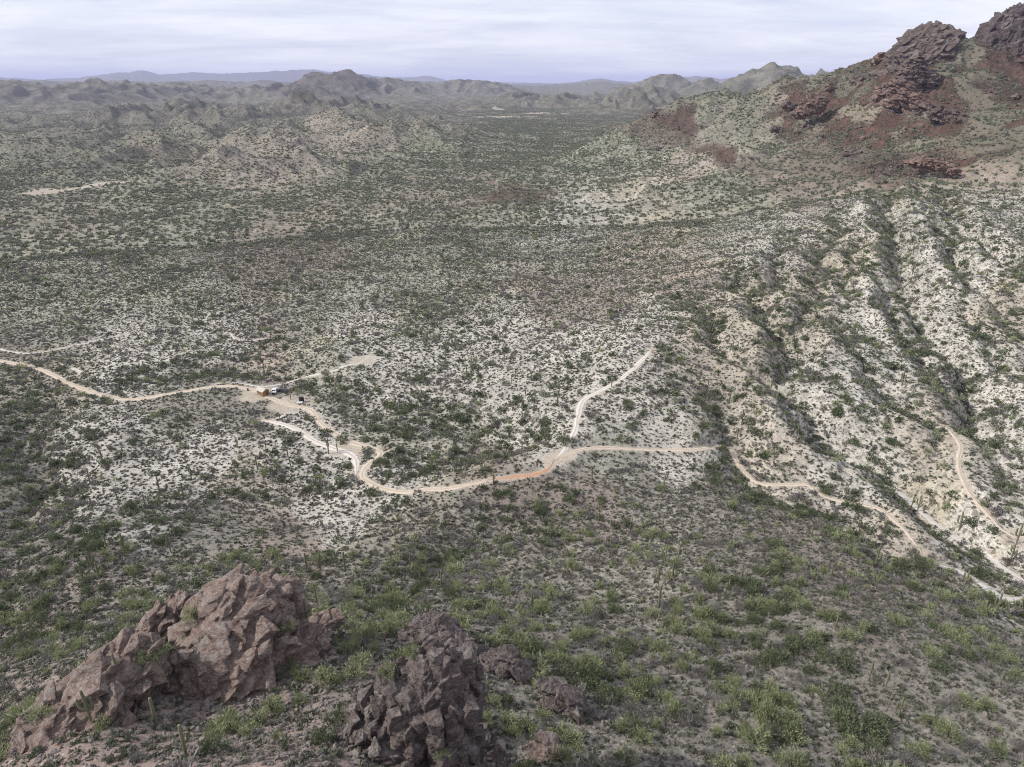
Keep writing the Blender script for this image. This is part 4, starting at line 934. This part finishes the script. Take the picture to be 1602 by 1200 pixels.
def on_surface(u, v):
    """the point seen at a pixel, on the outcrop if it covers that pixel, else on the ground"""
    k = zi[int(np.clip(v / 4, 0, ZH - 1)), int(np.clip(u / 4, 0, ZW - 1))]
    w = to_world(u, v); g = np.array([w[0], w[1], float(hz(w[0], w[1]))])
    if k >= 0 and zb[int(v / 4), int(u / 4)] < np.linalg.norm(g - [0, 0, CAMZ]): return allrock[k]
    return g
# plants the photograph shows one by one (pixel of the foot, size, variant)
MAN_SG = [(140,1130,.8,0),(246,1136,.95,2),(292,1186,.9,1),(187,1046,.75,4),(36,1006,1.0,2),(132,912,1.15,2),(156,905,1.0,1),(147,893,1.1,3),(480,892,1.15,2),(480,965,.8,2),
  (1040,882,1.0,2),(1052,905,1.1,2),(1030,915,.9,3),(1060,880,1.1,1),(1078,830,1.0,2),(1160,905,.9,2),(1328,905,.9,2),(1370,920,1.0,3),(1306,985,.9,2),(1483,960,1.0,2),(1405,1122,.8,3),(1360,1060,.8,1),(1385,1075,.8,2),(1563,1075,.8,2),(1525,985,.9,2),
  (862,835,1.0,2),(926,755,1.1,2),(968,752,1.1,2),(937,815,.9,4),(937,880,.9,2),(772,758,1.0,1),(771,728,1.0,1),(1160,665,1.2,3),(1170,672,1.1,2),(1435,800,1.1,3),(1500,830,1.2,0),(1425,795,1.0,1),(1590,850,1.2,0),(1580,880,1.2,3),(455,625,1.2,2),(514,710,1.2,3),(528,706,1.0,4),(395,690,1.1,1),(403,735,1.2,2),(456,735,1.1,2),(368,600,1.1,2),
  (252,800,1.1,2),(250,770,1.2,1),(187,790,1.1,2),(146,800,1.0,1),(105,765,1.1,3),(228,795,1.1,2),(288,780,1.2,1),(196,865,1.1,3),(168,860,1.0,2),(136,850,1.0,2),(1205,615,1.1,2),(1275,500,1.0,0),(730,590,1.2,2),(655,650,1.2,2),(625,640,1.1,2)]
MAN_PV = [(562,1000,1.0),(605,1052,.62),(452,1050,.75),(520,1070,.6),(430,1115,.8),(405,1130,.7),(545,1020,.8),(578,985,.8),(610,985,.9),(300,965,.75),(252,1025,.7),(225,1035,.5),(455,985,.55),(160,1140,.6),(340,1155,.7),(390,1150,.65),(470,1100,.5),(640,1020,.5),(200,950,.9),(120,1010,.8),(60,1120,.6),(20,1130,.6),(190,935,.8),(372,872,1.0),(690,1185,.4),(865,935,1.0),(955,940,1.0),(1020,965,.9),(1060,990,1.0),(990,1015,.9),(1110,985,.9),(900,1000,.8),(770,960,.9),(800,985,.8),(1350,985,.9),(1510,1105,.9),(1470,1135,.8),(1100,1000,1.0),(1270,1000,.9),(1450,1020,.9),(1335,1000,.8),(1530,1110,.7)]
pts['sg'] = pts['sg'][~((project(*pts['sg'].T)[1] > 960))]
man_sg = np.array([on_surface(u, v) for u, v, s, k in MAN_SG]); man_pv = np.array([on_surface(u, v) for u, v, s in MAN_PV])

def seen(p, height):
    """in frame and not hidden by ground or crags (True/False per point)"""
    u, v = project(p[:, 0], p[:, 1], p[:, 2] + height * .6); r_ = np.hypot(p[:, 0], p[:, 1])
    fr = (u > 6) & (u < 1596) & (v > 6) & (v < 1192)
    vis = (p[:, 2] + height * .7 - CAMZ) / r_ > samp(HORIZ, p[:, 0], p[:, 1]) - .0008 * 3
    d_ = np.linalg.norm(p + np.array([0, 0, height * .6 - CAMZ]), axis=1)
    zz = zb[np.clip((v / 4).astype(int), 0, ZH - 1), np.clip((u / 4).astype(int), 0, ZW - 1)]
    return fr & vis & (zz > d_ - 1.0)

def place_words(p):
    u, v = project(p[0], p[1], p[2]); u, v = float(u), float(v); d = math.hypot(p[0], p[1])
    if u < 760 and d < 92: return 'among the red-brown crags'
    if v > 985: return 'on the shaded slope below the fluted crag' if u < 1010 else ('on the gully side of the gravelly hillside' if u < 1260 else 'low on the grey gravelly hillside')
    if v > 870: return 'on the flat ground behind the crags' if u < 560 else ('on the scrubby slope above the dark crest' if u < 1000 else 'high on the grey gravelly hillside')
    if v > 775: return 'on the stony slope behind the crags' if u < 560 else ('on the brown slope under the rust track' if u < 1000 else 'beside the long tan track')
    if v > 650: return 'on the pale low ridge by the hairpin bend' if u < 560 else ('in the dip between hairpin and rust track' if u < 860 else ('by the foot of the white climbing track' if u < 1080 else 'near the foot of the ravined slope'))
    if v > 540: return 'around the wooden cabin and its road' if u < 560 else ('on the pale rise behind the cabin' if u < 860 else ('beside the white climbing track' if u < 1080 else 'on the pale ravined slope'))
    return 'on the valley floor beyond the cabin' if u < 860 else 'high on the pale ravined slope'
def size_word(s): return 'large' if s > 1.12 else ('small' if s < .8 else 'middling')

# --- geometry-node scatter for the uncountable rest
def points_object(name, P, rot, scl, var, protos, label):
    pc = bpy.data.collections.new(name + '_source')
    for i, me in enumerate(protos):
        o = bpy.data.objects.new('%s_form_%02d' % (name, i), me); pc.objects.link(o)
    me = bpy.data.meshes.new(name); me.vertices.add(len(P)); me.vertices.foreach_set('co', np.ascontiguousarray(P, np.float32).ravel())
    me.attributes.new('rot', 'FLOAT_VECTOR', 'POINT').data.foreach_set('vector', np.ascontiguousarray(rot, np.float32).ravel())
    me.attributes.new('scl', 'FLOAT_VECTOR', 'POINT').data.foreach_set('vector', np.ascontiguousarray(scl, np.float32).ravel())
    me.attributes.new('var', 'INT', 'POINT').data.foreach_set('value', np.ascontiguousarray(var, np.int32))
    ng = bpy.data.node_groups.new(name, 'GeometryNodeTree')
    ng.interface.new_socket('Geometry', in_out='INPUT', socket_type='NodeSocketGeometry'); ng.interface.new_socket('Geometry', in_out='OUTPUT', socket_type='NodeSocketGeometry')
    N = ng.nodes; gi = N.new('NodeGroupInput'); go = N.new('NodeGroupOutput')
    ci = N.new('GeometryNodeCollectionInfo'); ci.inputs['Collection'].default_value = pc; ci.inputs['Separate Children'].default_value = True; ci.inputs['Reset Children'].default_value = True
    ip = N.new('GeometryNodeInstanceOnPoints'); ip.inputs['Pick Instance'].default_value = True
    def att(nm, dt): a = N.new('GeometryNodeInputNamedAttribute'); a.data_type = dt; a.inputs['Name'].default_value = nm; return a.outputs['Attribute']
    er = N.new('FunctionNodeEulerToRotation')
    L = ng.links
    L.new(gi.outputs[0], ip.inputs['Points']); L.new(ci.outputs[0], ip.inputs['Instance']); L.new(att('var', 'INT'), ip.inputs['Instance Index'])
    L.new(att('rot', 'FLOAT_VECTOR'), er.inputs[0]); L.new(er.outputs[0], ip.inputs['Rotation']); L.new(att('scl', 'FLOAT_VECTOR'), ip.inputs['Scale']); L.new(ip.outputs[0], go.inputs[0])
    o = link(name, me, label, None, 'stuff'); md = o.modifiers.new('scatter', 'NODES'); md.node_group = ng
    return o
def rots(n_, g, tilt=.08): return np.stack([g.normal(0, tilt, n_), g.normal(0, tilt, n_), g.uniform(0, 6.283, n_)], 1)
def scls(s, g, j=.15): return s[:, None] * g.uniform(1 - j, 1 + j, (len(s), 3))

def populate(key, P, size, height, var, build_one, n_ind, name, protos, label, lod=170):
    """the n_ind that show largest become things of their own, the rest one mass"""
    ok = seen(P, height); d_ = np.linalg.norm(P - np.array([0, 0, CAMZ]), axis=1)
    score = np.where(ok, size / d_, 0); idx_ = np.argsort(-score)[:n_ind]; idx_ = idx_[score[idx_] > 0]
    ind = np.zeros(len(P), bool); ind[idx_] = True
    for i in idx_: build_one(P[i], float(size[i]), int(var[i]))
    rest = ~ind; g = np.random.default_rng(hash(name) % 1000 if False else len(name))
    if rest.any():
        points_object(name, P[rest], rots(rest.sum(), g), scls(size[rest], g), var[rest], protos, label)

g = np.random.default_rng(21)
# palo verde: bright feathery trees
P = np.vstack([man_pv, pts['pv']]); s = np.concatenate([[x[2] * .85 for x in MAN_PV], .36 + .75 * g.beta(1.5, 2.6, len(pts['pv']))]); var = g.integers(0, 5, len(P))
def one_pv(p, s_, v_):
    e = link('palo_verde_tree', None, '%s feathery pale green palo verde %s' % (size_word(s_), place_words(p)), 'tree', None, 'palo verde trees on the hillsides')
    e.location = p; sc_ = s_ * g.uniform(.88, 1.12); e.scale = (sc_ * g.uniform(.9, 1.2), sc_ * g.uniform(.9, 1.2), sc_); e.rotation_euler = (0, 0, g.uniform(0, 6.28))
    link('crown', PV_near[v_][0], parent=e); link('trunk', PV_near[v_][1], parent=e)
populate('pv', P, s, 2.0, var, one_pv, 300, 'palo_verde_growth', PV_far, 'further pale green palo verdes dotted over slopes and flats')
# ironwood and mesquite: dark green
P = pts['mq']; s = .4 + .85 * g.beta(1.6, 2.4, len(P)); var = g.integers(0, 4, len(P))
def one_mq(p, s_, v_):
    o = link('ironwood_bush', MQ_near[v_], '%s dense dark green bush %s' % (size_word(s_), place_words(p)), 'bush', None, 'dark green bushes on slopes and in ravines', None, p)
    o.scale = (s_ * g.uniform(.85, 1.25), s_ * g.uniform(.85, 1.25), s_ * g.uniform(.8, 1.1)); o.rotation_euler = (0, 0, g.uniform(0, 6.28))
populate('mq', P, s, 2.0, var, one_mq, 300, 'ironwood_growth', MQ_far, 'further dark green bushes filling ravines and flats')
# grey leafless brush
P = pts['gy']; s = .45 + .9 * g.beta(1.5, 2.5, len(P)); var = g.integers(0, 4, len(P))
def one_gy(p, s_, v_):
    o = link('grey_brush', GY_near[v_], '%s bare grey twiggy shrub %s' % (size_word(s_), place_words(p)), 'shrub', None, 'grey leafless shrubs', None, p)
    o.scale = (s_, s_, s_ * g.uniform(.7, 1.1)); o.rotation_euler = (0, 0, g.uniform(0, 6.28))
populate('gy', P, s, 1.4, var, one_gy, 300, 'grey_brush_growth', GY_far, 'further grey leafless brush scattered between greener bushes')
# saguaros
P = np.vstack([man_sg, pts['sg']]); ns = len(pts['sg']); s = np.concatenate([[x[2] * .9 for x in MAN_SG], g.uniform(.6, 1.15, ns)]); var = np.concatenate([[x[3] for x in MAN_SG], g.choice([0, 1, 2, 3, 4, 2], ns)])
def one_sg(p, s_, v_):
    h_, tk, am, jn, wrd = SAG[v_]
    e = link('saguaro_cactus', None, '%s %s saguaro %s' % ('tall' if s_ * h_ > 5 else 'short', wrd, place_words(p)), 'cactus', None, 'saguaro cacti on the desert slopes')
    e.location = p; e.scale = (s_, s_, s_); e.rotation_euler = (g.normal(0, .02), g.normal(0, .02), g.uniform(0, 6.28) if p[1] > 90 else 0)
    link('trunk', tk, parent=e)
    for a_ in am: link('arm', a_, parent=e)
populate('sg', P, s, 4.0, var, one_sg, 300, 'saguaro_stand', [x[3] for x in SAG], 'far saguaros standing like pins over the valley and slopes')
# boulders among the crags, loose stones, low scrub, distant scrub
bp = []
for u, v in [(300+g.uniform(-10,300), 1085+g.uniform(0,110)) for _ in range(90)]: bp.append(on_surface(u, v))
bp = np.array(bp); bs = .22 + .45 * g.beta(1.2, 3, len(bp))
okb = seen(bp, .3)
for p, s_, ok in zip(bp, bs, okb):
    if not ok: continue
    o = link('boulder', BO[g.integers(0, 5)], '%s pinkish angular boulder on the rubble slope between the crags' % ('larger' if s_ > .4 else 'small'), 'boulder', None, 'boulders on the rubble slope', None, p)
    o.scale = (s_, s_, s_); o.rotation_euler = tuple(g.uniform(0, 6.28, 3))
P = pts['st']; s = .11 + .42 * g.beta(1.0, 3.4, len(P))
points_object('loose_stones', P, g.uniform(0, 6.28, (len(P), 3)), scls(s, g, .3), g.integers(0, 6, len(P)), ST, 'loose pale stones strewn over the near hillsides')
P = pts['bu']; s = .5 + 1.1 * g.beta(1.4, 2.4, len(P))
points_object('low_scrub', P, rots(len(P), g), scls(s, g, .25), g.integers(0, 5, len(P)), BU, 'knee high grey-green scrub dotting the pale slopes')
P = pts['dm']; s = .5 + .75 * g.beta(1.4, 2.2, len(P))
points_object('distant_scrub', P, rots(len(P), g), scls(s, g, .2), g.integers(0, 10, len(P)), DM, 'grey-green scrub covering the far valley floor and hills')

# ------------------------------------------------------------------ cabin, vehicles, tank
def simple(name, col, rough=.6, metal=0.0, spec=.4):
    k = NT(name); n_ = k.noise(3, 4, .6, 0, k.objpos()).outputs['Fac']
    return k.done(k.bsdf(k.mix(k.mapr(n_, .3, .7), tuple(c * .82 for c in col), col), rough, None, spec, Metallic=metal))
def plank(name, col):
    k = NT(name); w = k.n('ShaderNodeTexWave', wave_type='BANDS', bands_direction='X', ins={'Scale': 2.2, 'Distortion': .6}); k.set(w.inputs['Vector'], k.objpos())
    return k.done(k.bsdf(k.mix(k.mapr(w.outputs['Fac'], 0, .25), tuple(c * .55 for c in col), col), .8))
M_WALL = plank('orange_timber', (.27, .16, .085)); M_ROOF = simple('pale_roofing', (.46, .42, .37), .7); M_DARK = simple('dark_glass', (.012, .013, .016), .15)
M_WHITE = simple('white_paint', (.62, .62, .61), .35); M_PURP = simple('dark_plum_paint', (.06, .05, .065), .35); M_BLACK = simple('black_plastic', (.014, .014, .018), .5); M_TYRE = simple('tyre_rubber', (.02, .02, .02), .9); M_RED = simple('red_lens', (.25, .02, .015), .4); M_RIM = simple('wheel_rim', (.35, .35, .36), .4, .6)
def boxes(name, lst, mat, parent, bev=.03, label=None):
    bm = bmesh.new()
    for (x, y, z, sx, sy, sz) in lst:
        r_ = bmesh.ops.create_cube(bm, size=1); bmesh.ops.scale(bm, vec=(sx, sy, sz), verts=r_['verts']); bmesh.ops.translate(bm, vec=(x, y, z), verts=r_['verts'])
    if bev: bmesh.ops.bevel(bm, geom=bm.edges[:], offset=bev, segments=2, affect='EDGES')
    me = bpy.data.meshes.new(name); bm.to_mesh(me); bm.free(); me.materials.append(mat); return link(name, me, label, parent=parent)
def prism(name, prof, x0, x1, mat, parent, bev=.04):
    """outline in the y-z plane drawn out along x"""
    bm = bmesh.new(); a = [bm.verts.new((x0, y, z)) for y, z in prof]; b = [bm.verts.new((x1, y, z)) for y, z in prof]; m = len(prof)
    bm.faces.new(a[::-1]); bm.faces.new(b)
    for i in range(m): bm.faces.new((a[i], a[(i + 1) % m], b[(i + 1) % m], b[i]))
    bmesh.ops.recalc_face_normals(bm, faces=bm.faces[:])
    if bev: bmesh.ops.bevel(bm, geom=bm.edges[:], offset=bev, segments=2, affect='EDGES')
    me = bpy.data.meshes.new(name); bm.to_mesh(me); bm.free(); me.materials.append(mat); return link(name, me, parent=parent)
def disc(name, c, r_, w, mat, parent, axis='X'):
    bm = bmesh.new(); bmesh.ops.create_cone(bm, cap_ends=True, segments=20, radius1=r_, radius2=r_, depth=w)
    bmesh.ops.bevel(bm, geom=[e for e in bm.edges if len(e.link_faces) == 2 and e.calc_face_angle(0) > 1], offset=min(w, r_) * .12, segments=2, affect='EDGES')
    if axis == 'X': bmesh.ops.rotate(bm, verts=bm.verts[:], cent=(0, 0, 0), matrix=__import__('mathutils').Matrix.Rotation(R(90), 3, 'Y'))
    bmesh.ops.translate(bm, vec=c, verts=bm.verts[:])
    me = bpy.data.meshes.new(name); bm.to_mesh(me); bm.free(); me.materials.append(mat); return link(name, me, parent=parent)
def thing(name, u, v, rz, label, cat):
    p = to_world(u, v); e = link(name, None, label, cat); e.location = (p[0], p[1], float(hz(*p)) - .02); e.rotation_euler = (0, 0, R(rz)); return e
cab = thing('wooden_cabin', 412, 617, -38, 'small orange-brown wooden cabin with a pale gable roof beside the dirt road', 'cabin')
prism('wall', [(-1.5, -.3), (1.5, -.3), (1.5, 2.2), (0, 3.0), (-1.5, 2.2)], -2.2, 2.2, M_WALL, cab, 0)
roof = prism('roof', [(-1.85, 2.05), (0, 3.06), (1.85, 2.05), (1.85, 2.17), (0, 3.2), (-1.85, 2.17)], -2.5, 2.5, M_ROOF, cab, .01)
dr_ = boxes('door', [(2.22, .5, .95, .06, .85, 1.9)], simple('door_timber', (.10, .06, .035)), cab, .01); boxes('handle', [(2.27, .2, .95, .05, .05, .12)], M_BLACK, dr_, .005)
for x in (-1.1, .7):
    w_ = boxes('window', [(x, -1.52, 1.35, .8, .05, .7)], M_DARK, cab, .005); boxes('frame', [(x, -1.53, 1.73, .9, .07, .06), (x, -1.53, .97, .9, .07, .06), (x - .43, -1.53, 1.35, .06, .07, .7), (x + .43, -1.53, 1.35, .06, .07, .7)], M_ROOF, w_, .005)
def wheels(e, xs, ys, r_):
    for x in xs:
        for y in ys:
            t_ = disc('wheel', (x, y, r_), r_, .24, M_TYRE, e); disc('rim', (x + math.copysign(.07, x), y, r_), r_ * .58, .14, M_RIM, t_)
van = thing('parked_truck', 430, 614, 8, 'white parked truck with a dark windscreen facing out beside the cabin', 'truck')
prism('body', [(-2.4, .45), (2.5, .45), (2.5, 1.25), (.7, 1.3), (.3, 2.0), (-1.2, 2.0), (-1.9, 1.25), (-2.4, 1.1)], -.92, .92, M_WHITE, van, .06)
boxes('windscreen', [(0, -1.62, 1.6, 1.5, .1, .55)], M_DARK, van, .02).rotation_euler = (0, 0, 0)
boxes('grille', [(0, -2.42, .8, 1.3, .08, .4)], M_BLACK, van, .02); boxes('bumper', [(0, -2.48, .5, 1.8, .16, .2)], M_BLACK, van, .03)
for x in (-.72, .72): boxes('headlight', [(x, -2.42, .95, .3, .06, .2)], M_RIM, van, .02)
for x in (-.93, .93): boxes('side_window', [(x, -.45, 1.62, .04, 1.2, .45)], M_DARK, van, .01)
wheels(van, (-.85, .85), (-1.5, 1.6), .4)
car = thing('parked_car', 442, 613, 74, 'dark plum-grey car parked behind the white truck', 'car')
prism('body', [(-2.2, .4), (2.2, .4), (2.25, .95), (1.3, 1.05), (.7, 1.55), (-.9, 1.6), (-1.9, 1.05), (-2.25, .95)], -.88, .88, M_PURP, car, .06)
boxes('windscreen', [(0, 1.02, 1.32, 1.4, .08, .36)], M_DARK, car, .01)
for x in (-.89, .89): boxes('side_window', [(x, -.1, 1.32, .04, 1.5, .32)], M_DARK, car, .01)
for x in (-.62, .62): boxes('tail_light', [(x, -2.23, .85, .3, .06, .16)], M_RED, car, .01)
wheels(car, (-.8, .8), (-1.35, 1.4), .34)
tank = thing('water_tank', 472, 629, 0, 'black upright water tank standing on the bare yard', 'tank')
disc('body', (0, 0, 1.15), 1.05, 2.0, M_BLACK, tank, 'Z'); disc('lid', (.1, 0, 2.2), .32, .14, M_BLACK, tank, 'Z')
boxes('base', [(0, 0, .04, 2.5, 2.5, .2)], simple('concrete_pad', (.45, .43, .4), .9), tank, .02)
tr = thing('flatbed_trailer', 469, 632, 85, 'low white flatbed trailer in front of the black water tank', 'trailer')
boxes('bed', [(0, 0, .62, 1.4, 2.4, .12), (0, -1.15, .8, 1.4, .08, .25), (-.66, 0, .8, .06, 2.4, .25), (.66, 0, .8, .06, 2.4, .25)], M_WHITE, tr, .01); boxes('drawbar', [(0, 1.7, .5, .1, 1.2, .1)], M_BLACK, tr, .01); wheels(tr, (-.8, .8), (0.001,), .3)
brl = thing('steel_drum', 388, 611, 0, 'lone dark drum standing on the pale yard by the road', 'drum')
disc('body', (0, 0, .45), .36, .9, M_PURP, brl, 'Z'); disc('rim', (0, 0, .9), .37, .05, M_BLACK, brl, 'Z')

# ------------------------------------------------------------------ haze: the air over the whole country
HZ_TOP = max(float(H.max()), 330.0) + 40
bm = bmesh.new(); bmesh.ops.create_cube(bm, size=1)
bmesh.ops.scale(bm, vec=(124000, 63000, HZ_TOP + 40), verts=bm.verts[:]); bmesh.ops.translate(bm, vec=(0, 30500, (HZ_TOP - 40) / 2), verts=bm.verts[:])
me = bpy.data.meshes.new('haze'); bm.to_mesh(me); bm.free()
k = NT('haze_air'); vol = k.n('ShaderNodeVolumePrincipled', ins={'Color': (.63, .68, 1.0, 1), 'Density': 3.6e-5, 'Anisotropy': 0.0}); k.t.links.new(vol.outputs[0], k.out.inputs['Volume'])
me.materials.append(k.m); hz_o = link('haze', me, 'thin blue air haze over the whole valley', None, 'stuff')
print('counts', {a: len(b) for a, b in pts.items()}, 'hmin', H.min(), 'hmax', H.max())
